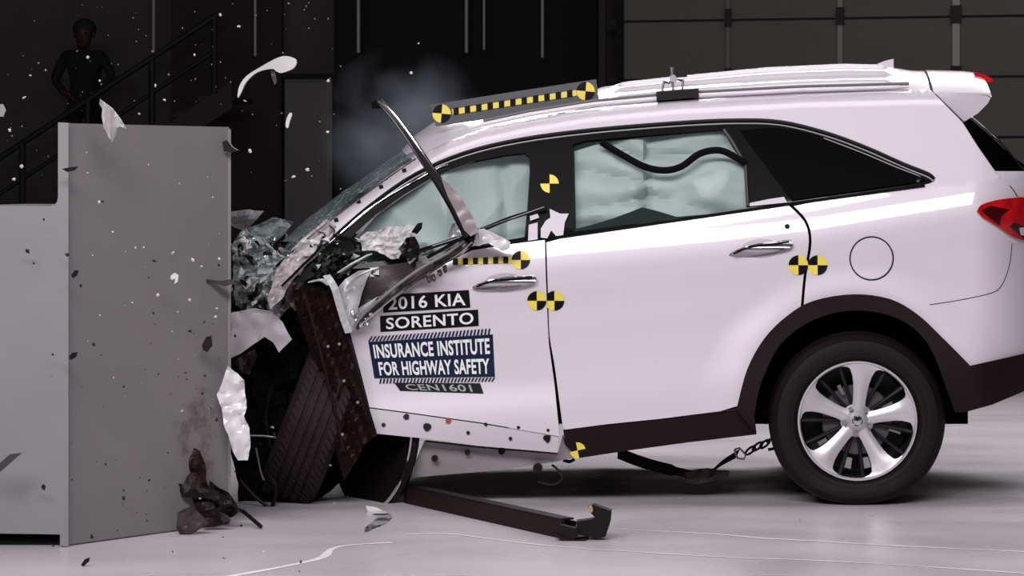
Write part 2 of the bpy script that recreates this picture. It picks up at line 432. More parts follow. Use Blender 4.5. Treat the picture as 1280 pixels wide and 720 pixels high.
    def ball(nm, c, r, m, sc=(1, 1, 1)):
        bm = bmesh.new(); bmesh.ops.create_uvsphere(bm, u_segments=14, v_segments=9, radius=r)
        for v in bm.verts: v.co = Vector((v.co.x*sc[0], v.co.y*sc[1], v.co.z*sc[2]))+Vector(c)*k-Vector((0, 0, zmin))
        me = bpy.data.meshes.new(nm); bm.to_mesh(me); bm.free(); me.materials.append(m)
        for p in me.polygons: p.use_smooth = True
        q = bpy.data.objects.new(nm, me); C.objects.link(q); q.parent = o
    ball('hair', (0, .03, 1.69), .108, HAIR, (1, 1, .9))
    for s in (-1, 1): ball('eye', (s*.035, -.105, 1.64), .012, HAIR); ball('ear', (s*.10, 0, 1.63), .03, SKIN, (.4, .7, 1.1))
    ball('nose', (0, -.118, 1.61), .016, SKIN, (.8, 1, 1.4)); ball('mouth', (0, -.10, 1.565), .022, HAIR, (1, .4, .3))
person()

# ------------------------------------------------------------------ barrier
A = Vector((at(85, 0, -1.34).x, -1.34)); B_ = Vector((at(288, 0, -.64).x, -.64))
ba = thing('crash_barrier', (A.x, A.y, 0), 'tall grey steel crash barrier block with a lower base on its left', 'barrier')
HB = 1.566
Cc = Vector((B_.x-.28, .62)); Dd = Vector((A.x-.36, .62))
def prism(name, pts, z0, z1, m, parent, bev=.006):
    bm = bmesh.new(); vs_ = [bm.verts.new((p[0], p[1], z0)) for p in pts]; f = bm.faces.new(vs_)
    r = bmesh.ops.extrude_face_region(bm, geom=[f]); 
    for g in r['geom']:
        if isinstance(g, bmesh.types.BMVert): g.co.z = z1
    bmesh.ops.recalc_face_normals(bm, faces=bm.faces[:])
    if bev: bmesh.ops.bevel(bm, geom=bm.edges[:], offset=bev, segments=2, affect='EDGES')
    me = bpy.data.meshes.new(name); bm.to_mesh(me); bm.free(); me.materials.append(m)
    me.polygons.foreach_set('use_smooth', [True]*len(me.polygons)); me.set_sharp_from_angle(angle=R(35))
    o = bpy.data.objects.new(name, me); C.objects.link(o); par(o, parent); return o
n2 = (B_-A).normalized(); nr = Vector((n2.y, -n2.x))
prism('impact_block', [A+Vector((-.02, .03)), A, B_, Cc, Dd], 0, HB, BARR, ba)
# thin edge plate on the right of the side panel
prism('edge_plate', [B_-n2*.012+nr*.004, B_+nr*.004, B_-nr*.02, B_-nr*.02-n2*.012], .01, HB-.01, mat('pale_edge_paint', (.27, .25, .255), .5), ba, .001)
# frontal L-shaped plate: narrow upright + wide low base, with a slot at the floor
zz = lambda py: at(0, py, -1.36).z
Lp = [(85.5, 683), (76, 682.5), (75, 681), (75, 668), (-130, 665), (-130, 257)] + [(40, 257.5)] + [(62, 257.5), (68, 256), (71.5, 252), (72.5, 246)] + [(72.5, 153), (85.5, 153.5)]
sheet('front_plate', Lp, -1.362, BARL, ba, .03, 14, (), True)
# bright rounded top lip of the base and upright edge
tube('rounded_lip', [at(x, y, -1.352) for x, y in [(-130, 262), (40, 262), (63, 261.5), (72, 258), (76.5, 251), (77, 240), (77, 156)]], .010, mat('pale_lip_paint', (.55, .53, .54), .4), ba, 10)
a0 = at(-130, 262, -1.36)
boxm('base_body', (a0.x, -1.33, .09), (A.x-.05, .6, at(0, 259, -1.33).z), BARL, ba, None, .01)
boxm('plinth', (a0.x, -1.0, 0), (A.x-.05, .5, .09), MATTE, ba)
boxm('foot_plate', (a0.x, -1.345, .052), (at(70, 0, -1.34).x, -1.05, .066), BARL, ba)
def scuffs(m):
    nt = m.node_tree; b = nt.nodes['Principled BSDF']; src = b.inputs['Base Color'].links[0].from_socket
    g = nt.nodes.new('ShaderNodeNewGeometry'); c = at(262, 545, -.80)
    d = nt.nodes.new('ShaderNodeVectorMath'); d.operation = 'SUBTRACT'; d.inputs[1].default_value = c
    sc = nt.nodes.new('ShaderNodeVectorMath'); sc.operation = 'MULTIPLY'; sc.inputs[1].default_value = (2.6, 1.5, 1.5)
    ln = nt.nodes.new('ShaderNodeVectorMath'); ln.operation = 'LENGTH'
    nt.links.new(g.outputs['Position'], d.inputs[0]); nt.links.new(d.outputs[0], sc.inputs[0]); nt.links.new(sc.outputs[0], ln.inputs[0])
    n = nt.nodes.new('ShaderNodeTexNoise'); n.inputs['Scale'].default_value = 9; n.inputs['Detail'].default_value = 8; n.inputs['Roughness'].default_value = .7
    nt.links.new(g.outputs['Position'], n.inputs['Vector'])
    a = nt.nodes.new('ShaderNodeMapRange'); a.inputs[1].default_value = .0; a.inputs[2].default_value = .62; a.inputs[3].default_value = .20; a.inputs[4].default_value = -.10
    nt.links.new(ln.outputs['Value'], a.inputs[0])
    s = nt.nodes.new('ShaderNodeMath'); s.operation = 'ADD'; nt.links.new(n.outputs['Fac'], s.inputs[0]); nt.links.new(a.outputs[0], s.inputs[1])
    r = nt.nodes.new('ShaderNodeMapRange'); r.inputs[1].default_value = .56; r.inputs[2].default_value = .74; r.inputs[4].default_value = .75; nt.links.new(s.outputs[0], r.inputs[0])
    mx = nt.nodes.new('ShaderNodeMix'); mx.data_type = 'RGBA'; mx.inputs[7].default_value = (.075, .055, .055, 1)
    nt.links.new(r.outputs[0], mx.inputs[0]); nt.links.new(src, mx.inputs[6]); nt.links.new(mx.outputs[2], b.inputs['Base Color'])
scuffs(BARR)

# ------------------------------------------------------------------ the car
def belt(x): return lerp([(430, 320), (600, 309), (715, 293), (985, 254), (1165, 230), (1290, 214), (1340, 208)], x)
def roofe(x): return lerp([(330, 345), (380, 300), (430, 262), (480, 226), (520, 198), (560, 176), (600, 162), (660, 149), (740, 136), (850, 126), (1000, 118), (1150, 114), (1240, 116)], x)
def crease(x): return lerp([(430, 372), (700, 338), (900, 318), (1010, 304), (1240, 264), (1340, 250)], x)
UT = [(-70, .055), (-45, .036), (-22, .014), (0, .002), (16, .004), (45, .022), (80, .030), (125, .022), (170, .006), (205, .004), (240, .022), (280, .06), (330, .10)]
def smooth_lerp(T, u):
    if u <= T[0][0]: return T[0][1]
    if u >= T[-1][0]: return T[-1][1]
    for i in range(len(T)-1):
        if u <= T[i+1][0]:
            x0, y0 = T[i]; x1, y1 = T[i+1]; t = (u-x0)/(x1-x0); h = x1-x0
            m0 = (T[i+1][1]-T[i-1][1])/(T[i+1][0]-T[i-1][0]) if i > 0 else (y1-y0)/h
            m1 = (T[i+2][1]-T[i][1])/(T[i+2][0]-T[i][0]) if i+2 < len(T) else (y1-y0)/h
            return (2*t**3-3*t*t+1)*y0+(t**3-2*t*t+t)*h*m0+(-2*t**3+3*t*t)*y1+(t**3-t*t)*h*m1
def sm(a, b, x):
    t = max(0, min(1, (x-a)/(b-a))); return t*t*(3-2*t)
def S(x, y):
    b = belt(x); c = crease(x)
    if y < b:
        h = b-y; Y = .040+.0014*h
        e = y-roofe(x)
        if e < 18: Y += .09*(min(18, 18-e)/18)**2
    else:
        u = y-c
        Y = smooth_lerp(UT, u)
        Y = min(Y, .055)
        k = min(1, (y-b)/12.); Y = .040*(1-k)+Y*k if Y > .04 else Y
    d = math.hypot(x-1071, y-522)
    Y -= .034*sm(205, 150, d)
    if x > 1215: Y += .46*((x-1215)/112.)**2.1
    if x < 600 and y > 300: Y -= .06*((600-x)/150.)**2
    return Y
SS = lambda k: (lambda x, y: S(x, y)+k)
car = thing('crashed_car', (at(700, 0, .93).x, .93, 0), 'white car crumpled head-on against the grey crash barrier', 'car')
arch_pts = cr([(921.7, 507.5), (934, 462), (955, 424), (984, 395), (1017.5, 376), (1067.5, 368), (1113, 374), (1147, 393), (1176, 420), (1201, 445), (1213, 457.5)], 4)
arch_in = cr([(943, 520), (951, 480), (976, 430), (1017, 400), (1067, 388), (1122, 398), (1160, 430), (1184, 487), (1194, 515)], 4)
# daylight opening
dlo_top = cr([(366, 350), (388, 324), (425, 288), (470, 250), (520, 216), (580, 190), (650, 173), (740, 161), (850, 152), (920, 149), (975, 151), (1030, 164), (1080, 182), (1130, 204), (1160, 216), (1168, 223)], 4)
roof_line = cr([(350, 336), (362, 318), (400, 284), (450, 247), (500, 210), (540, 186), (600, 162), (660, 149), (740, 136), (850, 126), (1000, 118), (1163, 112)], 4)
frame = roof_line + [(1203, 153), (1222, 183), (1243, 213), (1262, 232), (1300, 226), (1325, 222), (1327, 430), (1280, 442), (1240, 451)] + arch_pts[::-1][:] 
# cut back to the rear door's edge
ia = [p for p in arch_pts if p[0] > 1003]
frame = roof_line + [(1203, 153), (1222, 183), (1243, 213), (1262, 232), (1300, 226), (1325, 222), (1327, 430), (1280, 442), (1240, 451)] + ia[::-1] + \
    cr([(1004.5, 383), (1008, 345), (1014.5, 302), (1008, 275), (988.5, 254)], 4)[:-1] + [(1060, 244), (1140, 233), (1160, 230), (1168, 227)] + dlo_top[::-1]
side = sheet('side_frame', frame, S, PAINT, car, .02, 5)
def mirror(o, name):
    me = o.data.copy()
    for v in me.vertices: v.co.y = -v.co.y      # car origin lies on its centre line (Y=.93)
    me.flip_normals(); q = bpy.data.objects.new(name, me); C.objects.link(q); q.parent = o.parent; return q
mirror(side, 'side_frame')
# rear door
door_arch = [p for p in arch_pts if p[0] < 1003]
rdoor = [(683, 303)] + [(x, belt(x)+3.5) for x in range(700, 985, 20)] + cr([(985, 256), (1005, 277), (1011, 302), (1004.5, 345), (1001, 383)], 4) + door_arch[::-1] + \
    [(900, 514), (820, 524), (760, 530), (706, 537)] + cr([(703, 530), (699, 500), (693, 455), (687, 420), (685.5, 380), (684, 340)], 3)
rd = sheet('rear_door', rdoor, S, PAINT, car, .025, 5)
mirror(rd, 'rear_door')
# front door
fdoor = [(590, 313), (640, 305), (681, 300), (682, 340), (684, 390), (686, 430), (693, 480), (698, 530), (699, 545), (600, 528), (500, 514), (462, 509), (452, 470), (440, 425), (432, 395), (470, 372), (540, 335)]
def SD(x, y): return S(x, y)-.012-.02*sm(470, 540, y)
fd = sheet('front_door', fdoor, SD, PAINT, car, .025, 5)
mirror(fd, 'front_door')
fdl = [(462, 510.5), (500, 515.5), (600, 529.5), (699, 546.5), (697, 566), (600, 557), (540, 549), (470, 542)]
fdp = sheet('lower_door_skin', fdl, lambda x, y: SD(x, y)+.006, EPAINT, car, .02, 5)
for (x, y, r_, m_) in [(508, 521, 3.6, DARK), (534, 534, 5, DARK), (560, 526, 3.4, mat('red_clip', (.35, .02, .02), .5)), (585, 541, 2.2, DARK), (607, 530, 2.2, DARK), (638, 548, 2.2, DARK), (648, 534.5, 2.2, DARK), (684, 548, 4.6, DARK), (685, 538, 2, DARK), (479, 531, 2.4, DARK)]:
    pc = cr([(x+r_*(1+.25*math.sin(5*a+x))*math.cos(a), y+r_*(1+.2*math.cos(3*a+y))*math.sin(a)) for a in [2*PI*i/8 for i in range(8)]], 2, True)
    sheet('clip', pc, lambda px, py: SD(px, py)-.002, m_, fdp, .006, 4)
# bare rocker under the front door
rock = [(515, 597), (520, 575), (530, 552), (600, 560), (697, 568), (703, 545), (706, 556), (722, 571), (690, 578), (620, 588)]
rk = sheet('bare_rocker', rock, lambda x, y: .05+(y-560)*.001, mat('grey_primed_metal', (.30, .275, .285), .5, .1, bump=.1), car, .08, 6)
for (x, y, r_) in [(543, 573, 4), (584, 566, 3), (627, 564, 4.5), (672, 585, 6)]:
    sheet('clip', arc(x, y, r_, r_, 0, 350, 10), .035, DARK, rk, .02, 5)
# near-black sheet added so the panel gaps look shaded, cabin darkness
sheet('gap_shade_sheet', [(640, 312), (985, 262), (1165, 240), (1240, 240), (1240, 440), (1190, 430)]+[p for p in arch_in[::-1] if 950 < p[0] < 1185]+[(940, 505), (700, 530), (560, 540), (480, 510), (450, 430), (560, 330)], SS(.045), MATTE, car, .02, 10)
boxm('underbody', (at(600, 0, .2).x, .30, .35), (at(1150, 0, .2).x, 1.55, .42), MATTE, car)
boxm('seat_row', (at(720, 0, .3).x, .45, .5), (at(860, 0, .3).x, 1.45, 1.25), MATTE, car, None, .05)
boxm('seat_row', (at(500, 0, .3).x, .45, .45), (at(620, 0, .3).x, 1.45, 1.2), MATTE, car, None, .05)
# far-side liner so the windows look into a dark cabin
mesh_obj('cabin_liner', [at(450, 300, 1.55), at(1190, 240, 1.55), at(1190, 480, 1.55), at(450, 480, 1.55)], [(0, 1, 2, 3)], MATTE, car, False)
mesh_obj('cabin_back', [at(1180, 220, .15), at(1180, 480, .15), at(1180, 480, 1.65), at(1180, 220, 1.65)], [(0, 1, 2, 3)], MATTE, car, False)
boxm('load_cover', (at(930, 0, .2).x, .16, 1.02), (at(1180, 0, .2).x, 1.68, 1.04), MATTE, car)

# black window surround with two window holes
win_f = [(441, 294), (470, 268), (505, 243), (545, 219), (590, 202), (630, 194), (655, 191.5), (662, 196), (663, 215), (660, 262), (657, 296), (600, 306), (540, 318), (480, 326), (445, 330)]
win_r = [(716, 181), (730, 176), (800, 170), (902, 162), (911, 172), (932, 207), (934.5, 259), (860, 271.5), (790, 280), (717, 290)]
sur_out = dlo_top + [(1168, 227), (1140, 236), (1060, 247), (985, 258.5), (850, 278), (715, 298), (683, 305), (660, 307), (600, 318), (540, 330), (480, 334), (440, 336), (400, 342), (378, 352)]
so = sheet('window_surround', sur_out, SS(.010), BLACK, car, .012, 6, [win_f, win_r])
mirror(so, 'window_surround')
sheet('side_window', win_f, SS(.030), GLASS, car, .004, 8)
sheet('side_window', win_r, SS(.030), GLASS, car, .004, 8)
qg = cr([(925, 163), (975, 160), (1030, 172), (1080, 190), (1130, 210), (1154, 221)], 3) + [(1156, 225), (1130, 230), (1060, 240), (990, 250)]
sheet('quarter_window', qg, SS(-.004), mat('privacy_glass', (.002, .002, .0022), .16, spec=.35), car, 0, 6)
# window trims
tl = [(x, y+5.5) for x, y in dlo_top if x > 430]
tube('upper_window_trim', [at(x, y, S(x, y)+.004) for x, y in tl], .0038, mat('satin_trim', (.45, .43, .44), .3, .7), car, 6)
tl = [(x, y+1) for x, y in dlo_top if x > 400]
tube('weatherstrip', [at(x, y, S(x, y)+.002) for x, y in tl], .0075, BLACK, car, 6)
tube('window_edge_highlight', [at(x, y, S(x, y)-.005) for x, y in cr([(1030, 172), (1080, 191), (1120, 208), (1146, 218), (1152, 223), (1146, 227)], 4)], .0045, CHROME, car, 6)
belt_pts = [(x, belt(x)+1) for x in range(700, 1165, 12)]
tube('belt_moulding', [at(x, y, S(x, y)-.002) for x, y in belt_pts], .0065, BLACK, car, 6)
tube('bent_belt_moulding', [at(x, y, S(x, y)-.015) for x, y in cr([(520, 315), (560, 302), (600, 288), (640, 272), (682, 260)], 4)], .010, BLACK, car, 6)
tube('bent_belt_trim', [at(x, y, S(x, y)-.026) for x, y in cr([(540, 307), (580, 294), (620, 279), (680, 258)], 4)], .004, CHROME, car, 6)
sheet('sill_sliver', [(935, 258), (936, 254), (960, 249), (980, 246), (984, 253)], SS(-.001), PAINT, car, .004, 5)
tube('door_frame_bar', [at(x, y, S(x, y)) for x, y in [(905, 162), (916, 178), (932, 206), (935, 258)]], .008, mat('brown_black', (.025, .016, .016), .4), car, 6)
# white film scraps left on the pillar
for p in [[(661, 281), (672, 278), (672, 299), (660, 301)], [(662, 270), (672, 267), (674, 272), (663, 276)], [(687, 261), (700, 267), (711, 267), (706, 278), (704, 294), (695, 295), (689, 288), (684, 298), (676, 297), (676, 286), (682, 276), (688, 272)]]:
    sheet('paint_scrap', p, SS(-.004), PAINT, car, .006, 5)
# hanging seal
tube('hanging_seal', [at(x, y, S(x, y)-.015) for x, y in cr([(752, 178), (775, 192), (805, 208), (830, 213), (852, 208), (875, 192), (900, 188), (922, 198), (932, 204)], 5)], .0145, MATTE, car, 8)
# curtain airbags
def bagF(x, y):
    a = math.atan2(y-330, x-560)
    Y = .115+.0012*abs(x-560)*.25
    Y -= .035*math.sin(max(0, min(1, (x-430)/235))*PI)
    Y += .020*abs(math.sin(a*4.2+.5))+.022*noise.noise(Vector((x*.018, y*.022, 3)))+.03*sm(618, 632, x)*sm(245, 225, 250-abs(y-260)*0+0*y)*.0
    Y += .018*math.exp(-((x-(628+.06*(y-200)))/7.)**2)
    return Y
sheet('curtain_airbag', [(444, 300), (470, 270), (505, 245), (545, 221), (590, 204), (630, 196), (655, 193), (661, 198), (662, 215), (659, 262), (655, 300), (600, 310), (540, 322), (480, 330), (446, 332)], lambda x, y: 1.6*(bagF(x, y)-.115)+S(x, y)+.085, BAG, car, .03, 4)
def bagR(x, y):
    cx, cy = 806, 236
    if x < cx:
        a = math.atan2(y-(238), (cx+60-x)); Y = .120-.028*abs(math.cos(a*9.0))-.01*sm(720, 780, x)
        Y += .045*sm(262, 288, y)
    else:
        a = math.atan2(y-cy, x-cx+30)
        Y = .12-.03*math.exp(-((x-890)/38.)**2-((y-228)/34.)**2)-.018*abs(math.cos(a*5+.4))
        Y += .02*math.exp(-((y-192-(x-806)*.05)/5.)**2)
    Y += .035*math.exp(-((x-cx)/7.)**2)*sm(215, 245, y)
    return Y+.014*noise.noise(Vector((x*.03, y*.05, 7)))
sheet('curtain_airbag', [(718, 189), (748, 180), (800, 172), (904, 163), (916, 185), (931, 206), (933.5, 261), (880, 268), (846, 271), (819, 263), (803, 259), (785, 266), (766, 273), (740, 281), (720, 286)], lambda x, y: 1.7*(bagR(x, y)-.12)+S(x, y)+.10, BAG, car, .03, 4)

# target stickers
def disc(x, y, r, parent, Yf, rot=0, only_yellow=False, name='target_sticker', sk=0, rx=None):
    rx = rx or r; verts = []; faces = []; mi = []
    c = at(x, y, Yf(x, y)); verts.append(c); n = 32
    for ring in (1,):
        for i in range(n):
            a = 2*PI*i/n+R(rot); px = x+rx*math.cos(a); py = y-r*math.sin(a)+sk*math.cos(a)*rx
            verts.append(at(px, py, Yf(px, py)))
    for i in range(n):
        q = (i*4)//n
        if only_yellow and q % 2 == 1: continue
        faces.append((0, 1+i, 1+(i+1) % n)); mi.append(0 if q % 2 == 0 else 1)
    return mesh_obj(name, verts, faces, [YEL, BLK], parent, False, mi=mi)
SF = lambda x, y: SD(x, y)-.004
SR = lambda x, y: S(x, y)-.004
disc(671, 376, 12, fd, SF, 0); disc(693, 376, 12.3, rd, SR, 0)
disc(998, 331.5, 12.3, rd, SR, 0); disc(1022, 331.5, 12.3, side, SR, 0)
disc(687, 229.5, 11.5, so, lambda x, y: S(x, y)+.006, 0, True)
disc(651, 325, 11.5, fd, SF, 0)
sheet('dash_strip', [(566, 323), (640, 320.5), (640, 328.5), (566, 331.5)], SF, YEL, fd, .001, 6)
for i in range(6):
    x = 569+i*12.6; y = 327.2-(x-566)*.034
    sheet('dash_mark', [(x-3, y-4), (x+3.4, y-4.2), (x+3.4, y+4), (x-3, y+4.2)], lambda a, b: SF(a, b)-.002, BLK, fd, .001, 6)
# door lettering
def quad(q, u, v):
    (a, b, c, d) = q                    # TL TR BR BL in the elevation
    return ((a[0]*(1-u)+b[0]*u)*(1-v)+(d[0]*(1-u)+c[0]*u)*v, (a[1]*(1-u)+b[1]*u)*(1-v)+(d[1]*(1-u)+c[1]*u)*v)
def lettering(body, q, m, parent, box=(.05, .12, .95, .88), bold=.018):
    cu = bpy.data.curves.new('t', 'FONT'); cu.body = body; cu.offset = bold; cu.resolution_u = 4
    cu.space_character = 1.06
    to = bpy.data.objects.new('t', cu); C.objects.link(to); dg = bpy.context.evaluated_depsgraph_get()
    me = bpy.data.meshes.new_from_object(to.evaluated_get(dg)); bpy.data.objects.remove(to)
    xs = [v.co.x for v in me.vertices]; ys = [v.co.y for v in me.vertices]; x0, x1, y0, y1 = min(xs), max(xs), min(ys), max(ys)
    vv = []
    for v in me.vertices:
        u = box[0]+(v.co.x-x0)/(x1-x0)*(box[2]-box[0]); t = box[3]-(v.co.y-y0)/(y1-y0)*(box[3]-box[1])
        px, py = quad(q, u, t); vv.append(at(px, py, SD(px, py)-.0075))
    return mesh_obj('lettering', vv, [tuple(p.vertices) for p in me.polygons], m, parent, False)
def sticker(q, m): return sheet('door_sticker', [q[0], q[1], q[2], q[3]], lambda x, y: SD(x, y)-.003, m, fd, .001, 8)
q1 = [(479, 369), (586, 362.5), (588, 384.5), (479, 391)]; q2 = [(475, 395), (597.5, 387), (598.5, 407.5), (475.5, 415)]
q3 = [(460.5, 427.5), (616, 418), (618.5, 471), (468, 472.8)]; q4 = [(493, 478.5), (600, 479), (604.5, 492), (500, 488.5)]
s_ = sticker(q1, BLK); lettering('2016 KIA', q1, WHT, fd, (.06, .14, .95, .86))
sticker(q2, BLK); lettering('SORENTO', q2, WHT, fd, (.06, .14, .95, .86))
sticker(q3, NAVY); lettering('INSURANCE INSTITUTE', q3, WHT, fd, (.03, .08, .97, .46), .03); lettering('FOR HIGHWAY SAFETY', q3, WHT, fd, (.05, .56, .96, .93), .03)
sticker(q4, BLK); lettering('CEN1601', q4, mat('grey_lettering', (.30, .30, .30), .5), fd, (.1, .14, .88, .86))
def hatch(q, n):
    vv, ff = [], []
    for i in range(n):
        a = (i+.0)/n; b = (i+.5)/n; sh = .035
        for (u, v) in ((a+sh, 0), (b+sh, 0), (b, 1), (a, 1)):
            px, py = quad(q, min(u, 1.02), v); vv.append(at(px, py, SD(px, py)-.004))
        k = len(vv); ff.append((k-1, k-2, k-3, k-4))
    return tag(mesh_obj('hatched_border', vv, ff, NAVY, fd, False), kind='stuff')
hatch([(459, 421), (610, 411), (614, 418), (460, 427)], 34); hatch([(470, 473.5), (616, 471.8), (618, 477), (474, 479.5)], 34)

# door handles
def handle(pts, parent, m=CHROME, dep=-.03):
    P = [at(x, y, S(x, y)-.014+dep*math.sin(PI*i/(len(pts)-1))**.5) for i, (x, y) in enumerate(pts)]
    return ribbon('door_handle', P, [Vector((0, .012, .030)) for _ in P], .014, m, parent)
def handle_set(cx, cy, sl, parent, w_=39):
    cup = cr([(cx-w_*.55, cy+5), (cx, cy+12), (cx+w_*.55, cy+6), (cx+w_*.5, cy-8), (cx, cy-12), (cx-w_*.5, cy-6)], 5, True)
    sheet('handle_recess', cup, lambda x, y: (S(x, y) if parent != fd else SD(x, y))-.002, mat('recess_paint_shaded', (.50, .46, .50), .25, 0, 1), parent, .004, 5)  # car paint darkened to put the cup's shade into its colour
    off = 0 if parent != fd else -.02
    body = cr([(cx-w_, cy+4-sl*w_), (cx-w_*.6, cy-3-sl*w_*.6), (cx, cy-6.5), (cx+w_*.6, cy-7+sl*w_*.6), (cx+w_, cy-6+sl*w_), (cx+w_, cy+3+sl*w_), (cx+w_*.5, cy+6+sl*w_*.5), (cx-w_*.4, cy+8-sl*w_*.4)], 4, True)
    h = sheet('door_handle', body, lambda x, y: S(x, y)-.020+off-.012*math.cos((x-cx)/w_*1.4)+.010*((y-cy)/7)**2, mat('handle_chrome', (.42, .40, .43), .18, .9), parent, .012, 3.5)
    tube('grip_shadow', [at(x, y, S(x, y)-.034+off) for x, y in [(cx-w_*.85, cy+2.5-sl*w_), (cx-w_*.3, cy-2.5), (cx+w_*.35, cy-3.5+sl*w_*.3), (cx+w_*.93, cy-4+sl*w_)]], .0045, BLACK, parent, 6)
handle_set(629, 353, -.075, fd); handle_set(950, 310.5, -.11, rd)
sheet('keyhole_dot', arc(984, 283, 3.2, 3.2, 0, 340, 12), SS(-.003), BLK, rd, .004, 3)
# fuel door
fc = arc(1089.5, 323, 27, 27, 0, 352.5, 47)
tube('fuel_door_gap', [at(x, y, S(x, y)-.0005) for x, y in fc+[fc[0]]], .0030, MATTE, side, 6, False)
sheet('fuel_door', arc(1089.5, 323, 25.6, 25.6, 0, 352.5, 47), SS(-.003), PAINT, car, .004, 4)
# body seams
def seam(pts, r=.0026): return tube('body_seam', [at(x, y, S(x, y)-.0006) for x, y in cr(pts, 5)], r, MATTE, side, 6)
seam([(1162, 381), (1200, 375), (1240, 366), (1253, 355), (1262, 330), (1265, 304)], .0016)
seam([(1262, 232), (1267, 238), (1272, 246)], .0022)
# tail light
tlp = cr([(1221, 264), (1227, 256), (1246, 250), (1275, 246.5), (1300, 245)], 4)[:-1] + [(1308, 246), (1306, 303)] + cr([(1290, 303), (1268, 297), (1245, 282), (1227, 271)], 4)
tlo = sheet('tail_light', tlp, SS(-.018), RED, car, .03, 4)
sheet('dark_lens', [(1226, 263), (1238, 257), (1262, 262), (1252, 270), (1250, 282), (1236, 272)], SS(-.0195), DRED, tlo, .004, 4)
sheet('dark_lens', [(1262, 283), (1268, 278), (1300, 290), (1300, 301), (1280, 299)], SS(-.0195), DRED, tlo, .004, 4)
sheet('reverse_lens', [(1274, 285), (1300, 281), (1300, 296), (1276, 294)], SS(-.022), mat('clear_lens', (.6, .55, .5), .1, 0, 1), tlo, .004, 4)
# rear screen, hatch, spoiler
sheet('rear_screen', [(1204, 153), (1212, 148), (1232, 165), (1255, 186), (1290, 214), (1320, 222), (1262, 215), (1244, 213), (1224, 184)], lambda x, y: .22+.0035*(x-1204), BLACK, car, .01, 6)
mesh_obj('rear_screen_glass', [at(1212, 148, .28), at(1320, 225, .28), at(1320, 225, 1.6), at(1212, 148, 1.6)], [(0, 1, 2, 3)], BLACK, car, False)
tube('screen_edge_trim', [at(x, y, .22+.0035*(x-1204)-.012) for x, y in cr([(1215, 146), (1235, 163), (1256, 184), (1276, 208), (1292, 225)], 4)], .0045, CHROME, car, 6)
sheet('tailgate', [(1244, 214), (1330, 214), (1330, 250), (1272, 246), (1262, 232)], SS(.006), PAINT, car, .02, 6)
mesh_obj('tailgate_skin', [at(1326, 214, .5), at(1326, 440, .5), at(1326, 440, 1.4), at(1326, 214, 1.4)], [(3, 2, 1, 0)], PAINT, car, False)
# spoiler: side cheek + top
cheek = [(1165, 114), (1200, 116), (1236, 116.5), (1242, 108), (1241, 118), (1236, 128), (1224, 141), (1207, 151), (1203.5, 152.5)]
sheet('spoiler_cheek', [(1166, 113.5), (1200, 116), (1234, 116), (1238, 115), (1239.5, 120), (1235, 129), (1222, 142), (1205, 152)], lambda x, y: .30+.06*max(0, (116-y)/16)+.03*((x-1165)/75)**2, PAINT, car, .05, 5)
def grid(name, X, Y, fz, m, parent, ang=40):
    verts = [fz(x, y) for x in X for y in Y]; n = len(Y)
    faces = [(i*n+j, (i+1)*n+j, (i+1)*n+j+1, i*n+j+1) for i in range(len(X)-1) for j in range(n-1)]
    return mesh_obj(name, verts, faces, m, parent, True, ang)
def ctop(x): return lerp([(515, 188), (530, 170), (560, 150), (600, 139), (700, 122), (750, 108), (850, 97.5), (960, 87), (1060, 82.5), (1120, 84), (1150, 88.5), (1215, 90), (1245, 93)], x)
# centre-line height at Y=.93, edge height at Y=.36
def roof_pt(x, Y, bump=0):
    e = at(x, roofe(x)-1, .36); c = at(x, ctop(x), .93)
    v = abs((Y-.93)/.57); k = 1-v**2.0
    X = e.x; z = e.z+(c.z-e.z)*k
    return Vector((X - (.10*k if x < 600 else .0), Y, z+bump))
Ys = [.315+i*(1.545-.315)/72 for i in range(73)]
def ribf(x, Y):
    b = 0
    if 760 < x < 1118:
        f = min(1, (x-760)/15., (1118-x)/6.)
        for c in (.46, .60, .76, 1.10, 1.26, 1.40):
            d = abs(Y-c)/.034
            if d < 1: b += .014*f*(1 if d < .6 else (1-d)/.4)
    return b
Xs = list(range(516, 760, 8))+list(range(760, 1124, 7))+list(range(1124, 1164, 8))+[1163]
grid('roof', Xs, Ys, lambda x, y: roof_pt(x, y, ribf(x, y)), PAINT, car, 25)
grid('roof_spoiler', list(range(1166, 1243, 6)), Ys, lambda x, y: roof_pt(x, y, .004-(.02*((x-1228)/14.)**2 if x > 1228 else 0)), PAINT, car, 40)
sheet('brake_lamp', cr([(1217, 92), (1224, 91), (1238, 97), (1241, 102), (1232, 102), (1222, 98)], 3, True), .62, RED, car, .5, 4)
# roof rail: raised tube, plus a grey strip standing in for its shadow line
rp = [(x, roofe(x)-5.5) for x in range(590, 1142, 14)]
tube('roof_rail', [at(x, y, .345) for x, y in rp], [.003]+[.010]*(len(rp)-2)+[.003], PAINT, car, 10)
tube('roof_rail_shadow', [at(x, y-4.2, .365) for x, y in rp if x > 600], .008, mat('rail_shadow_grey', (.14, .13, .135), .6), car, 6)
# antenna fin
fa = [(1079, 93), (1085, 87), (1096, 80), (1106, 76), (1117, 73.5), (1117, 82), (1119, 94)]
sheet('antenna_fin', fa, .915, PAINT, car, .035, 4)
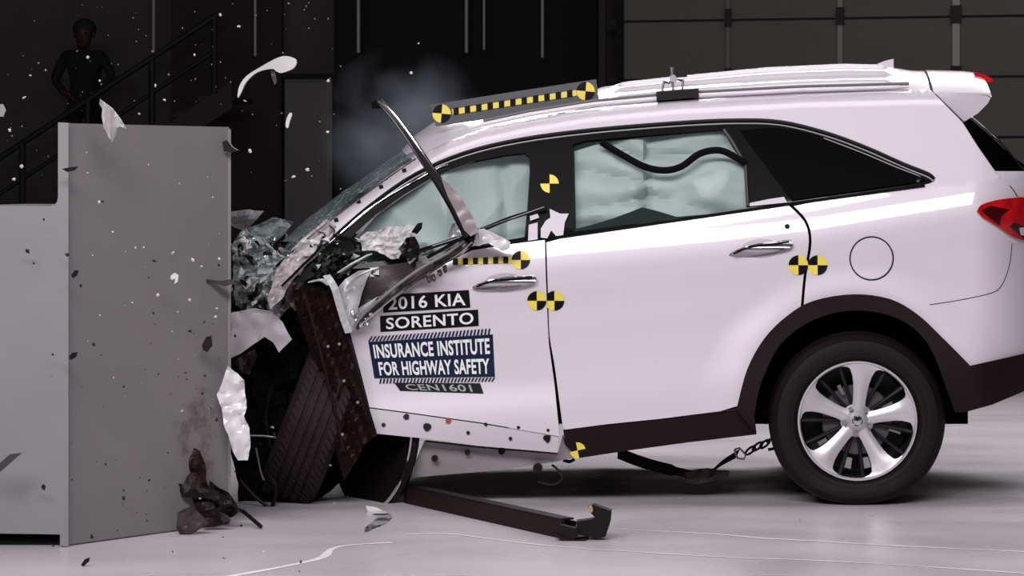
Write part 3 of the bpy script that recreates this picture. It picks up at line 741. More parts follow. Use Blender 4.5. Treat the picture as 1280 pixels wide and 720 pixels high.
# cladding round the arch and rear bumper lower
clad = arch_pts[:] + [(1240, 451.5), (1280, 442.5), (1327, 431), (1327, 475), (1285, 487), (1240, 506), (1203, 516), (1194, 515)] + [p for p in arch_in[::-1]][1:] + [(946, 543), (921, 512)]
cl = sheet('arch_cladding', clad, SS(-.022), CLAD, car, .05, 5)
mirror(cl, 'arch_cladding')
sill = [(704, 538), (760, 531.5), (820, 525.5), (900, 515.5), (921, 512), (946, 543), (860, 553), (780, 564), (722, 573), (707, 556)]
sl_ = sheet('sill_cladding', sill, lambda x, y: .0+.0006*(y-520), CLAD, car, .06, 5)
mirror(sl_, 'sill_cladding')
d_ = disc(722, 563, 10, sl_, lambda x, y: .0+.0006*(y-520)-.004, 12, True)
mesh_obj('rear_bumper_skin', [at(1327, 431, .45), at(1320, 480, .45), at(1320, 480, 1.4), at(1327, 431, 1.4)], [(3, 2, 1, 0)], CLAD, car, False)
# arch liner
v_, f_ = [], []
ap = [(943, 545)]+arch_in+[(1198, 530)]
for x, y in ap: v_ += [at(x, y, .02), at(x, y, .55)]
for i in range(len(ap)-1): f_.append((2*i, 2*i+2, 2*i+3, 2*i+1))
mesh_obj('arch_liner', v_, f_, MATTE, car, True)
mesh_obj('arch_inner_wall', [at(930, 380, .56), at(1210, 380, .56), at(1210, 530, .56), at(930, 530, .56)], [(0, 1, 2, 3)], MATTE, car, False)

# ---- rear wheel
sW = F/(D+.03)
def wheel(cx, cy, Yo, parent, rub, flat=None, tread=False):
    c = at(cx, cy, Yo); M = Matrix.Translation(c)
    W = thing_part('wheel', c, parent)
    return W
def thing_part(name, loc, parent):
    o = bpy.data.objects.new(name, None); C.objects.link(o); o.parent = parent; o.location = Vector(loc)-base_of(parent); ORG[o.name] = Vector(loc); return o
def tyre_prof(rim=.25, rad=.37, w=.235, grooves=True):
    # axial +w/2 is the outer face
    h = w/2
    p = [(rim-.012, h-.030), (rim+.002, h-.020), (rim+.008, h-.008), (rim+.02, h+.002), (rim+.032, h+.004), (rim+.034, h+.0065), (rim+.040, h+.0065), (rim+.042, h+.005), (rim+.065, h+.006), (rim+.085, h+.001), (rad-.026, h-.008), (rad-.012, h-.018), (rad-.005, h-.030)]
    g = []
    for c in (.055, .018, -.018, -.055):
        g += [(rad, c+.007), (rad-.009, c+.005), (rad-.009, c-.005), (rad, c-.007)]
    q = [(r, -z) for r, z in p[::-1]]
    return p+g+q
def build_wheel(c, rot, parent, squash=None, rub=RUB, spokes=True, nm='wheel'):
    """wheel centred on c; rot takes the local frame (axis = local -Y outward) into the world"""
    W = thing_part(nm, c, parent); M = Matrix.Translation(c) @ rot.to_4x4()
    post = None
    if squash is not None:
        def post(v):
            q = v-c; 
            if q.z < -.21:
                t = (-.21-q.z)/.16; lim = -.21-(squash-.21)*(1-(1-min(1, t))**1.5) if False else None
                nz = -.21-(squash-.21)*min(1, t); 
                q.z = nz
                if math.hypot(q.x, q.z) > .26: q.y *= 1+.18*sm(.0, 1, t); q.x *= 1+.05*t
            return q+c
    ty = lathe('tyre', tyre_prof(), rub, M, W, 96, post, 28)
    h = .235/2
    lathe('rim_barrel', [(.238, h-.012), (.243, h-.004), (.249, h-.004), (.251, h-.012), (.246, h-.02), (.240, h-.022)], ALLOY, M, W, 96, None, 30, True)
    lathe('inner_barrel', [(.246, h-.02), (.236, h-.05), (.225, -.09), (.02, -.10)], DALLOY, M, W, 64)
    if not spokes: return W, M
    prof = [(.030, .034), (.050, .0275), (.085, .0265), (.12, .029), (.155, .033), (.185, .040), (.205, .046), (.222, .054), (.231, .068), (.2375, .092), (.2425, .120)]
    def sp(a, hw, z0, thick, m, name, prof, dish):
        v, f = [], []; n = len(prof); cols = 5
        for r, wd in prof:
            for q in range(cols):
                t = q/(cols-1)*2-1; u = wd*hw*t; rr = math.sqrt(max(0, r*r-(u*u if r > .2 else 0))); zz_ = dish(r)-.010*t*t*(1 if r < .2 else .5)
                X = rr*math.cos(a)-u*math.sin(a); Z = rr*math.sin(a)+u*math.cos(a)
                v.append(M @ Vector((X, -(zz_+z0), Z)))
        N = len(v)
        for r, wd in prof:
            for q in range(cols):
                t = q/(cols-1)*2-1; u = wd*hw*t; rr = math.sqrt(max(0, r*r-(u*u if r > .2 else 0)))
                X = rr*math.cos(a)-u*math.sin(a); Z = rr*math.sin(a)+u*math.cos(a)
                v.append(M @ Vector((X, -(dish(r)+z0-thick), Z)))
        for i in range(n-1):
            for q in range(cols-1):
                k = i*cols+q; f.append((k, k+1, k+cols+1, k+cols)); f.append((N+k+cols, N+k+cols+1, N+k+1, N+k))
            for q in (0, cols-1):
                k = i*cols+q; f.append((k, k+cols, N+k+cols, N+k) if q == 0 else (k+cols, k, N+k, N+k+cols))
        return mesh_obj(name, v, f, m, W, True, 40)
    dish = lambda r: .088+.022*(r/.25)**1.5
    for i in range(5):
        a = R(84-72*i)
        sp(a, 1, 0, .03, ALLOY, 'spoke', prof, dish)
        for s in (-.28, .28):
            sp(a+R(36)+s*.75, 1, -.028, .02, DALLOY, 'inner_spoke', [(.05, .008), (.12, .007), (.235, .010)], dish)
        lathe('lug_nut', [(0, .02), (.007, .02), (.009, .0), ], STEEL, M @ Matrix.Translation((.055*math.cos(a+R(36)), -.088, .055*math.sin(a+R(36)))), W, 8)
    lathe('hub', [(0, .105), (.026, .104), (.030, .100), (.042, .094), (.048, .085), (.07, .07)], ALLOY, M, W, 40)
    lathe('centre_cap', [(0, .112), (.018, .111), (.022, .106), (.024, .104)], CHROME, M, W, 32)
    lathe('brake_disc', [(.05, .055), (.055, .035), (.145, .035), (.15, .028), (.15, .02)], mat('brake_disc_steel', (.10, .09, .095), .4, .7), M, W, 48)
    for (a0_, r0, r1, wd) in [(258, .160, .205, .030), (282, .160, .205, .030), (150, .13, .18, .020), (118, .12, .165, .018), (345, .14, .19, .02), (25, .12, .165, .02), (212, .15, .19, .018)]:
        a = R(a0_); X = Vector((math.cos(a), 0, math.sin(a))); U = Vector((-math.sin(a), 0, math.cos(a)))
        v = [M @ (X*r+U*(s*wd/2*(r/.18))+Vector((0, -.062, 0))) for r, s in ((r0, -1), (r1, -1), (r1, 1), (r0, 1))]
        v += [M @ (X*r+U*(s*wd/2*(r/.18))+Vector((0, -.045, 0))) for r, s in ((r0, -1), (r1, -1), (r1, 1), (r0, 1))]
        mesh_obj('brake_plate', v, [(0, 1, 2, 3), (7, 6, 5, 4), (0, 4, 5, 1), (1, 5, 6, 2), (2, 6, 7, 3), (3, 7, 4, 0)], STEEL if a0_ in (258, 282) else mat('dull_brake_plate', (.16, .15, .16), .5, .6), W, False)
    return W, M
cw = at(1072, 526.5, .02); cw.y = .02+.1175
cw = Vector((cw.x, .1375, cw.z))
# the wheel's hub height rests on the floor with a flattened tyre
build_wheel(cw, Matrix.Identity(3), car, squash=cw.z)
cf = Vector((cw.x, 1.72, cw.z)); build_wheel(cf, Matrix.Rotation(PI, 3, 'Z'), car, squash=cw.z, spokes=False)

# ---- windscreen and A pillar details
def wind_pt(u, v):
    # u 0 cowl..1 header, v 0 near..1 far
    p0 = at(322+u*(522-322), 352+u*(190-352)-26*math.sin(PI*u)*.25, .20+.18*u)
    yy = p0.y+(1.86-2*p0.y)*v; k = math.sin(PI*v)
    return Vector((p0.x-.14*k*(1-.4*u), yy, p0.z+.035*k+.01*noise.noise(Vector((u*6, v*8, 2)))*(1-u)*3))
grid('windshield', [i/20 for i in range(21)], [j/20 for j in range(21)], wind_pt, CRACK, car, 60)
for (x, y) in [(505, 213), (476, 233.5), (448, 252), (420, 275)]:
    sheet('pillar_hole', [(x-3, y-1.4), (x+2, y-3.2), (x+3.4, y+1.4), (x-1.6, y+3)], SS(-.004), DARK, side, .004, 4)
tube('pillar_edge', [at(x, y, S(x, y)+.0) for x, y in cr([(345, 333), (400, 287), (450, 249), (500, 213), (520, 199)], 4)], .006, BLACK, car, 6)
tube('pillar_trim', [at(x, y, S(x, y)-.002) for x, y in cr([(385, 328), (425, 292), (468, 256), (540, 214), (560, 206)], 4)], .0026, CHROME, car, 6)
sheet('dashboard', [(380, 360), (420, 330), (520, 320), (560, 400), (400, 420)], .35, MATTE, car, .9, 14)

# ---- crushed front end (all parts of the car)
Yn = lambda y0, sx=0, sy=0, x0=350, yy0=350: (lambda x, y: y0+sx*(x-x0)+sy*(y-yy0))
crumple('hood', [(290, 300), (305, 285), (330, 298), (350, 318), (345, 342), (330, 360), (318, 385), (300, 392), (289, 380)], Yn(.28, -.0005), .05, mat('crumpled_grey_green', (.38, .42, .42), .4, .2, bump=.5, bscale=50, var=.6, vscale=30), car, 1, 4, 14)
crumple('hood_flap', [(289, 264), (308, 262), (327, 264), (320, 275), (308, 290), (295, 284), (288, 280)], .7, .03, mat('grey_hood_underside', (.16, .155, .16), .5), car, 2, 5)
crumple('hood_flap', [(300, 290), (340, 272), (365, 278), (352, 296), (325, 322), (306, 320)], Yn(.62), .03, mat('teal_glass_dust', (.20, .24, .245), .5, bump=.5, bscale=60, var=.4, vscale=40), car, 5, 5)
crumple('fender_edge', [(330, 350), (338, 326), (350, 318), (360, 322), (352, 345), (338, 368), (326, 372)], .12, .02, CRUMP, car, 3, 4)
crumple('fender_top', [(300, 395), (320, 370), (345, 350), (365, 335), (372, 352), (362, 382), (350, 400), (330, 398), (312, 410)], .10, .04, SILV, car, 4, 4, 16)
crumple('inner_fender', [(340, 372), (358, 352), (380, 335), (410, 322), (432, 330), (425, 360), (405, 372), (380, 366), (362, 384), (348, 392)], .08, .04, mat('rosy_crushed_metal', (.20, .165, .17), .5, .3, bump=.5, bscale=40, var=.5, vscale=22), car, 6, 4, 16)
crumple('engine_bay_tangle', [(292, 300), (330, 300), (430, 300), (470, 300), (470, 380), (460, 470), (440, 560), (380, 600), (310, 560), (290, 400)], .42, .07, MATTE, car, 7, 10, 8)
crumple('mirror_base', [(386, 322), (400, 305), (425, 292), (450, 300), (452, 318), (440, 338), (425, 352), (400, 352), (386, 345)], lambda x, y: S(x, y)-.01, .03, BLACK, car, 8, 4, 16)
rnd = random.Random(5)
for i in range(22):
    x, y = rnd.uniform(292, 350), rnd.uniform(300, 395)
    pts = [(x+rnd.uniform(-6, 6)+k*rnd.uniform(1, 6)*math.cos(i), y+rnd.uniform(-6, 6)+k*4*math.sin(i*1.7)) for k in range(4)]
    tube('bent_bracket', [at(a, b, .05+.1*rnd.random()) for a, b in cr(pts, 3)], rnd.uniform(.002, .008), [SILV, CRUMP, DARK, STEEL][i % 4], car, 5)
for i in range(30):
    x, y = rnd.uniform(385, 468), rnd.uniform(302, 352)
    a = rnd.uniform(0, 6); L = rnd.uniform(3, 12)
    sheet('broken_shard', [(x, y), (x+L*math.cos(a), y+L*math.sin(a)), (x+L*.8*math.cos(a+.9), y+L*.7*math.sin(a+.9))], S(x, y)-.03-.02*rnd.random(), [CRUMP, DARK, SILV, DARK, BLACK][i % 5], car, .004, 4)
crumple('black_door_internals', [(380, 352), (392, 330), (420, 305), (440, 296), (470, 300), (560, 318), (520, 338), (450, 352), (430, 372), (405, 360)], .07, .02, MATTE, car, 51, 6, 12)
crumple('windshield_corner', [(300, 352), (312, 336), (330, 322), (347, 312), (352, 322), (342, 340), (330, 352), (318, 366), (306, 366)], .10, .03, mat('frosted_glass_corner', (.55, .60, .60), .35, bump=.5, bscale=60, var=.35, vscale=40), car, 52, 4, 18)
crumple('pillar_foot', [(345, 338), (360, 318), (378, 306), (398, 294), (406, 302), (394, 322), (378, 336), (364, 352), (352, 374), (338, 388), (333, 374)], lambda x, y: S(x, y)-.035, .016, mat('scrunched_pink_paint', (.42, .37, .385), .4, 0, .3, bump=.6, bscale=45, var=.45, vscale=26), car, 53, 4, 20)
crumple('pillar_crease', [(352, 332), (366, 310), (388, 290), (408, 274), (420, 282), (406, 300), (388, 322), (374, 344), (360, 346)], lambda x, y: S(x, y)-.018, .012, MATS['scrunched_pink_paint'], car, 55, 4, 14)
for q in ([(392, 306), (404, 306), (414, 298), (418, 288), (412, 282)], [(380, 322), (392, 318), (402, 308)], [(398, 290), (406, 292), (404, 300)]):
    tube('pillar_wrinkle', [at(x, y, S(x, y)-.034) for x, y in cr(q, 4)], .0035, GSH, car, 6)
tube('torn_seal', [at(x, y, S(x, y)-.05) for x, y in cr([(404, 296), (396, 314), (380, 330), (366, 344), (352, 358)], 4)], .006, BLACK, car, 6)
for i in range(44):
    x, y = rnd.uniform(292, 372), rnd.uniform(298, 400); a = rnd.uniform(0, 6); L = rnd.uniform(4, 15)
    pts = [(x, y), (x+L*math.cos(a), y+L*math.sin(a)), (x+L*.9*math.cos(a+.5), y+L*.8*math.sin(a+.5)), (x+L*.4*math.cos(a+1.1), y+L*.4*math.sin(a+1.1))]
    crumple('bent_fragment', pts, .0+.08*rnd.random(), .012, [SILV, DARK, CRUMP, MATS['rosy_crushed_metal'], DARK][i % 5], car, 60+i, 4, 20)
# pillar base flap with white swirl
crumple('cowl_panel', [(362, 328), (375, 312), (392, 300), (402, 292), (412, 300), (404, 318), (390, 334), (372, 342), (362, 340)], .05, .012, CRUMP, car, 12, 4)
# white bent strut in front of the door
for pts, wd in (([(408, 344), (418, 360), (424, 380), (430, 400), (436, 416)], .028), ([(425, 340), (440, 330), (455, 322), (462, 318)], .02), ([(435, 360), (448, 345), (470, 335)], .022), ([(388, 352), (402, 350), (412, 356)], .018)):
    P = [at(x, y, -.17) for x, y in cr(pts, 4)]
    ribbon('bent_strut', P, [Vector((wd, .01, .006)) for _ in P], .006, mat('pale_metal', (.42, .43, .43), .4, .3, bump=.3), car)
# fender inside, grey to dark, in front of the door
crumple('fender_skin', [(434, 372), (446, 348), (462, 334), (500, 330), (545, 325), (530, 342), (495, 368), (465, 388), (446, 412), (438, 400)], Yn(-.06, 0, 0), .018, mat('grey_fender_skin', (.045, .036, .038), .35, .2, bump=.1), car, 9, 5, 5, .006, True)
crumple('torn_door_edge', [(583, 288), (592, 296), (590, 308), (575, 320), (556, 330), (538, 342), (510, 360), (485, 380), (462, 398), (446, 414), (440, 404), (452, 390), (470, 372), (500, 352), (530, 330), (552, 318), (570, 300)], Yn(-.10, .0), .018, GSH, car, 10, 4, 10, .008, True)
for k, (pts, r_, m_) in enumerate([([(590, 302), (572, 318), (548, 332), (520, 350), (494, 370), (470, 390), (450, 406)], .004, CHROME), ([(580, 296), (556, 310), (534, 322)], .008, BLACK), ([(470, 376), (452, 394), (442, 410)], .007, STEEL)]):
    tube('torn_flange', [at(x, y, -.15) for x, y in cr(pts, 4)], r_, m_, car, 6)
for x, y in [(546, 338), (538, 344), (532, 346), (552, 333), (448, 404), (455, 398), (443, 396), (460, 392), (438, 388)]:
    crumple('torn_tab', [(x, y), (x+5, y-2), (x+7, y+5), (x+4, y+9), (x+1, y+5)], -.13, .01, STEEL if x < 500 else GSH, car, x, 3, 20)
tube('torn_flange', [at(x, y, -.135) for x, y in cr([(586, 296), (560, 316), (525, 336), (492, 360), (462, 386), (444, 404)], 4)], .006, STEEL, car, 6)
crumple('folded_fender_edge', [(420, 362), (432, 348), (448, 338), (466, 336), (458, 348), (452, 366), (446, 388), (442, 412), (434, 418), (430, 396), (424, 378)], lambda x, y: S(x, y)-.075+.0008*(x-430), .012, mat('pale_folded_paint', (.46, .45, .46), .35, .2, bump=.3, bscale=22, var=.35, vscale=12), car, 71, 4, 9, .006, True)
# mirror, crushed
mr = thing_part('door_mirror', at(480, 305, -.08), car)
crumple('mirror_shell', [(450, 296), (462, 288), (490, 283), (512, 281), (522, 284), (516, 297), (505, 312), (498, 322), (488, 324), (470, 316), (452, 314)], -.08, .035, mat('smashed_mirror_shell', (.62, .60, .60), .4, 0, .4, bump=.5, bscale=35, var=.35, vscale=22), mr, 11, 4, 15)
crumple('mirror_glass', [(498, 312), (508, 298), (518, 296), (524, 308), (522, 326), (512, 330), (506, 322)], -.12, .015, BLACK, mr, 13, 4, 12)
crumple('mirror_bracket', [(514, 290), (522, 279), (528, 278), (527, 286), (521, 293)], -.11, .006, BLACK, mr, 14, 4)
# white scraps at the strip's foot
crumple('fender_scrap', [(590, 290), (605, 286), (620, 292), (638, 302), (637, 310), (628, 314), (610, 304), (598, 308), (590, 306)], -.12, .012, CRUMP, car, 15, 4, 12)
crumple('fender_scrap', [(566, 280), (580, 276), (600, 286), (598, 300), (590, 306), (576, 296), (560, 296)], -.13, .02, SILV, car, 16, 4, 14)
crumple('dark_scrap', [(576, 288), (585, 283), (594, 296), (590, 307), (578, 300)], -.155, .01, BLACK, car, 17, 4, 12)
# flying strip still attached: glossy dark blade curving up
bp_ = cr([(474, 126), (492, 145), (512, 172), (532, 202), (552, 232), (568, 258), (578, 276), (588, 292)], 5)
wl = [.022, .05]
P = [at(x, y, -.16-.05*math.sin(PI*i/len(bp_))) for i, (x, y) in enumerate(bp_)]
WV = [Vector((-.0+.015+.028*(i/len(P))**2.2, .02, .012+.02*(i/len(P)))) for i in range(len(P))]
ribbon('torn_fender_strip', P, WV, .010, mat('gloss_dark_strip', (.035, .030, .032), .22, .3), car)
P2 = [p+w_*-.5+Vector((0, -.012, 0)) for p, w_ in zip(P, WV)]
tube('torn_strip_bright_edge', [p+w_*.35+Vector((0, -.012, 0)) for p, w_ in zip(P[:22], WV)], .0035, CHROME, car, 6)
tube('torn_strip_edge', P2, .005, BLACK, car, 6)
crumple('strip_end_clip', [(464, 128), (470, 124), (480, 130), (478, 136), (466, 136)], -.16, .006, BLACK, car, 18, 4)
crumple('torn_skin', [(552, 222), (562, 230), (577, 248), (590, 270), (598, 290), (588, 296), (580, 288), (572, 270), (560, 246)], -.235, .008, mat('grey_rosy_skin', (.28, .24, .25), .35, .2), car, 19, 4, 8, .006, True)

# wheel-house wreckage
crumple('wheel_house_liner', [(290, 400), (350, 398), (385, 380), (420, 440), (455, 560), (430, 600), (380, 640), (300, 635), (288, 580), (288, 470)], .16, .06, MATTE, car, 20, 8, 8)
crumple('bumper_cover', [(288, 391), (318, 386), (340, 389), (352, 402), (364, 425), (349, 441), (341, 428), (331, 421), (318, 430), (300, 443), (289, 448)], lambda x, y: -.10+.0012*(y-385), .012, PAINT, car, 21, 4, 8, .006, True)
crumple('bumper_bracket', [(290, 452), (304, 442), (318, 436), (322, 445), (310, 470), (300, 466)], -.05, .02, BROWN, car, 23, 5)
# long dark fender liner blade
lin = [(366, 362), (392, 360), (416, 368), (424, 384), (440, 432), (455, 490), (471, 544), (455, 556), (446, 575), (430, 600), (418, 560), (405, 500), (388, 440), (372, 395)]
ln = sheet('fender_liner', lin, lambda x, y: -.10+.05*abs(math.sin((x-(366+(y-362)*.42))*.13))+.018*noise.noise(Vector((x*.05, y*.05, 1))), BROWN, car, .012, 5)
tube('liner_rib', [at(x, y, -.115) for x, y in cr([(382, 372), (395, 420), (408, 470), (420, 520), (430, 565)], 4)], .007, BROWN, car, 6)
tube('liner_rib', [at(x, y, -.125) for x, y in cr([(418, 372), (436, 425), (452, 485), (469, 542)], 4)], .008, DARK, car, 6)
for x, y in [(410, 433), (430, 476), (447, 503), (428, 543), (424, 430)]:
    sheet('liner_clip', arc(x, y, 2, 2, 0, 300, 5), -.125, STEEL, ln, .008, 4)
# front wheel seen tread-on
ax = Vector((-.86, -.42, .0)).normalized()
def frame_rot(axis_out, roll=0):
    yb = -Vector(axis_out).normalized(); xb = yb.cross(Vector((0, 0, 1))); xb.normalize(); zb = xb.cross(yb)
    return Matrix((xb, yb, zb)).transposed()
fwc = at(392, 543, .20)
rot = frame_rot(Vector((-.93, -.12, .36)))
W, M = build_wheel(Vector((fwc.x, .24, .352)), rot, car, None, RUBF, False, 'wheel')
# tread blocks along the shoulders
vv, ff = [], []
for i in range(72):
    a = 2*PI*i/72
    for zc in (.082, .036, 0, -.036, -.082):
        wz = .018 if abs(zc) > .05 else .012
        for (da, rr_) in ((0, .3685), (.055, .3685), (.055, .3735), (0, .3735)):
            for sgn in (-1, 1):
                aa = a+da+(.25*sgn*wz/.1)
                vv.append(M @ Vector((rr_*math.cos(aa), -(zc+sgn*wz), rr_*math.sin(aa))))
        k = len(vv)-8
        ff += [(k+0, k+1, k+3, k+2), (k+2, k+3, k+5, k+4), (k+4, k+5, k+7, k+6), (k+6, k+7, k+1, k+0), (k, k+2, k+4, k+6), (k+1, k+7, k+5, k+3)]
tag(mesh_obj('tread_blocks', vv, ff, RUBF, W, False), kind='stuff')
# second dark disc with a thin bright edge behind the door's lower edge
rot2 = frame_rot(Vector((-.80, -.58, .10)))
c2 = at(472, 541, .27)
M2 = Matrix.Translation(c2) @ rot2.to_4x4()
wd_ = thing_part('wheel_drum', c2, car)
lathe('drum', [(0, .02), (.10, .03), (.24, .02), (.325, .03), (.335, .0), (.33, -.015), (.30, -.02)], DARK, M2, wd_, 72)
lathe('drum_edge', [(.330, .036), (.338, .034), (.338, .026), (.330, .026)], CHROME, M2, wd_, 72, None, 30, True)
# rods, hoses, clutter in the wheel house
for i, (pts, r_, m_) in enumerate([([(300, 545), (330, 545), (358, 550), (370, 560)], .004, STEEL), ([(378, 470), (382, 488), (392, 510), (388, 520)], .008, SILV), ([(300, 600), (320, 622), (345, 640)], .008, DARK), ([(335, 590), (345, 612), (338, 640)], .01, DARK),
        ([(320, 560), (326, 590), (330, 600)], .004, STEEL), ([(690, 581), (700, 590), (702, 600), (690, 606), (672, 602)], .005, WEB), ([(704, 575), (712, 577), (718, 574)], .008, DARK), ([(340, 480), (332, 520), (338, 560)], .01, DARK)]):
    tube('torn_hose', [at(x, y, -.02 if i < 5 else .1) for x, y in cr(pts, 5)], r_, m_, car, 6)
for i in range(26):
    x, y = rnd.uniform(295, 425), rnd.uniform(450, 630); a = rnd.uniform(0, 6); L = rnd.uniform(2, 6)
    sheet('small_shard', [(x, y), (x+L*math.cos(a), y+L*math.sin(a)), (x+L*.8*math.cos(a+.9), y+L*.7*math.sin(a+.9))], -.04, [SILV, BROWN, DARK, GSH][i % 4], car, .004, 4)

# ------------------------------------------------------------------ things on and around the car
# board on the roof
bd = own_origin(sheet('measuring_board', [(538, 131), (640, 115), (745, 99), (749, 126), (700, 134), (600, 150), (545, 158)], lambda x, y: .40, BOARD, None, .012, 10))
tag(bd, 'long dark grey board with a yellow and black dashed strip, standing on the white roof', 'sign board')
YB = lambda x, y: .396
for x, y in ((552, 142), (732, 114)): disc(x, y, 11.5, bd, YB, -5)
sheet('dash_strip', [(565, 136.5), (720, 112.5), (721, 119.5), (566, 143.5)], lambda x, y: .3965, YEL, bd, .001, 12)
for i in range(11):
    x = 570+i*14.2; y = 139.6-(x-567)*.155
    sheet('dash_mark', [(x-3.4, y-4), (x+3.4, y-5), (x+3.6, y+3.6), (x-3.2, y+4.6)], lambda a, b: .3945, BLK, bd, .001, 8)
# roof clamp
cl = thing('roof_camera_mount', at(846, 118, .42), 'small black mounting block with metal posts clamped on the white roof', 'mount')
a, b = at(820.5, 124, .40), at(873, 111, .40)
sheet('base_block', [(820, 114.5), (873, 110.5), (873.5, 121.5), (821, 126)], .322, DARK, cl, .13, 8)
tube('post', [at(841.5, 113, .43), at(840.5, 100, .43), at(839.5, 84, .43)], [.006, .006, .009], STEEL, cl, 8)
tube('side_post', [at(828, 114, .43), at(830, 101, .43)], .005, STEEL, cl, 8)
tube('side_post', [at(853, 112, .43), at(854, 99, .43)], .005, STEEL, cl, 8)
tube('cross_bar', [at(829, 102, .43), at(836, 104, .43), at(842, 99, .43), at(855, 101, .43)], .004, DARK, cl, 8)
sheet('knob', [(844, 90), (858, 91), (859, 96), (845, 97)], .425, DARK, cl, .02, 5)
sheet('collar', [(837, 95), (843, 93), (847, 99), (845, 103), (838, 102)], .418, STEEL, cl, .012, 4)

# tie-down strap from sill to rear wheel
sp_ = thing('tie_down_strap', fl(880, 606), 'black tie-down strap with buckle and hook sagging under the sill beside the rear wheel', 'strap')
P = [at(x, y, .35+.0*i) for i, (x, y) in enumerate(cr([(772, 566), (795, 575), (820, 583), (845, 589), (866, 594)], 4))]
ribbon('webbing', P, [Vector((.0, .03, .045*(1 if i < 12 else .7))) for i in range(len(P))], .006, WEB, sp_)
crumple('buckle', [(856, 590), (885, 586), (897, 588), (912, 590), (911, 597), (892, 601), (870, 606), (856, 603)], .33, .012, mat('rusty_buckle', (.035, .018, .018), .6), sp_, 31, 4, 16, .03)
P = [at(x, y, .31) for x, y in cr([(889, 590), (902, 579), (915, 571), (922, 567)], 4)]
ribbon('webbing', P, [Vector((.02, .02, .022+.004*i/3)) for i in range(len(P))], .006, WEB, sp_)
tube('buckle_ring', [at(x, y, .305) for x, y in [(918, 562), (924, 560), (932, 568), (930, 574), (922, 573), (918, 562)]], .005, STEEL, sp_, 6)
for x, y, s in ((938, 563, 1), (947, 558, -1), (956, 555, 1)):
    tube('chain_link', [at(x+7*math.cos(a)*.9, y-2*math.cos(a)*2+3.6*math.sin(a)*s, .30+.012*s) for a in [2*PI*i/12 for i in range(13)]], .0055, DARK, sp_, 6)
tube('hook', [at(x, y, .29) for x, y in cr([(958, 553), (966, 548), (972, 552), (968, 560), (960, 562)], 4)], .007, DARK, sp_, 6)

# bar lying on the floor
g0, g1 = fl(505, 629), fl(712, 676)
bar = thing('bumper_bar', (g1.x, g1.y, 0), 'long black channel bar lying on the floor with a hooked bracket at its right end', 'bar')
d = (g0-g1); L = d.length; d.normalize(); side_v = Vector((-d.y, d.x, 0)); 
if side_v.y < 0: side_v = -side_v
def obox(name, c0, u0, u1, v0, v1, z0, z1, m, parent, bev=.002):
    Mx = Matrix((d, side_v, Vector((0, 0, 1)))).transposed().to_4x4(); Mx.translation = c0
    return boxm(name, (u0, v0, z0), (u1, v1, z1), m, parent, Mx, bev)
obox('channel_web', g1, .06, L, .00, .012, .004, .072, BROWN, bar)
obox('channel_flange', g1, .0, L, .0, .085, .0, .008, DARK, bar)
obox('channel_flange', g1, .075, L, .0, .06, .069, .076, DARK, bar)
obox('back_web', g1, .10, L, .070, .082, .004, .06, DARK, bar)
def pl(name, pts, Y, th, m=DARK): return sheet(name, pts, Y, m, bar, th, 8)
Yh = g1.y
pl('tongue', [(700, 656), (722, 661), (724, 668), (716, 676), (700, 672)], Yh, .05)
pl('hook_bracket', [(720, 652), (735, 650), (745, 648), (738, 641), (735, 634), (742, 631), (764, 639), (763, 652), (757, 671), (745, 674), (722, 668)], Yh+.02, .07)
sheet('brass_bolt', arc(738, 637, 3.2, 4.6, 0, 340, 10), Yh+.005, mat('brass', (.55, .38, .18), .4, .7), bar, .03, 4)
pl('lower_lip', [(695, 668), (712, 675), (733, 674), (728, 679), (712, 680), (696, 672)], Yh-.01, .06, BROWN)

# debris at the foot of the barrier
def dthing(o, label, cat='debris', group=None):
    own_origin(o); tag(o, label, cat, group); return o
dthing(crumple('torn_liner', cr([(226, 566), (240, 560), (252, 572), (258, 592), (262, 615), (272, 640), (288, 650), (268, 659), (248, 655), (238, 625), (224, 595)], 2, True), lambda x, y: -.83-.0004*(y-560), .025, BROWN, None, 41, 5, 10), 'crumpled dark brown liner piece leaning on the foot of the barrier')
dthing(crumple('torn_grille', [(222, 640), (240, 632), (262, 655), (240, 668), (226, 672), (220, 660)], -1.0, .012, GSH, None, 42, 4, 12), 'scraped grey ribbed fragment lying at the foot of the barrier')
o = tube('bent_rod', [fl(262, 640, .08), fl(285, 632, .09), fl(305, 640, .05), fl(326, 658, .012)], .008, DARK); own_origin(o); tag(o, 'bent black rod on the floor between the barrier and the front wheel', 'debris')
dthing(crumple('torn_bracket', [(215, 602), (224, 605), (232, 608), (262, 612), (285, 620), (283, 628), (250, 622), (228, 622), (222, 612)], -.88, .015, DARK, None, 43, 4, 12), 'small black bracket with arms in front of the brown liner piece')
dthing(crumple('torn_trim', [(262, 600), (285, 618), (300, 640), (285, 648), (270, 640), (255, 620)], -.80, .03, DARK, None, 44, 5, 10), 'black torn trim piece wedged right of the brown liner piece')
dthing(sheet('floor_scrap', [(457, 632), (470, 634), (488, 643), (490, 648), (483, 655), (470, 660), (455, 667), (456, 660), (468, 650), (472, 646), (460, 640)], lambda x, y: fl(x, max(y, 640)).y, mat('pale_plastic', (.62, .60, .60), .5), None, .006, 4), 'bent white plastic scrap on the floor below the front wheel')
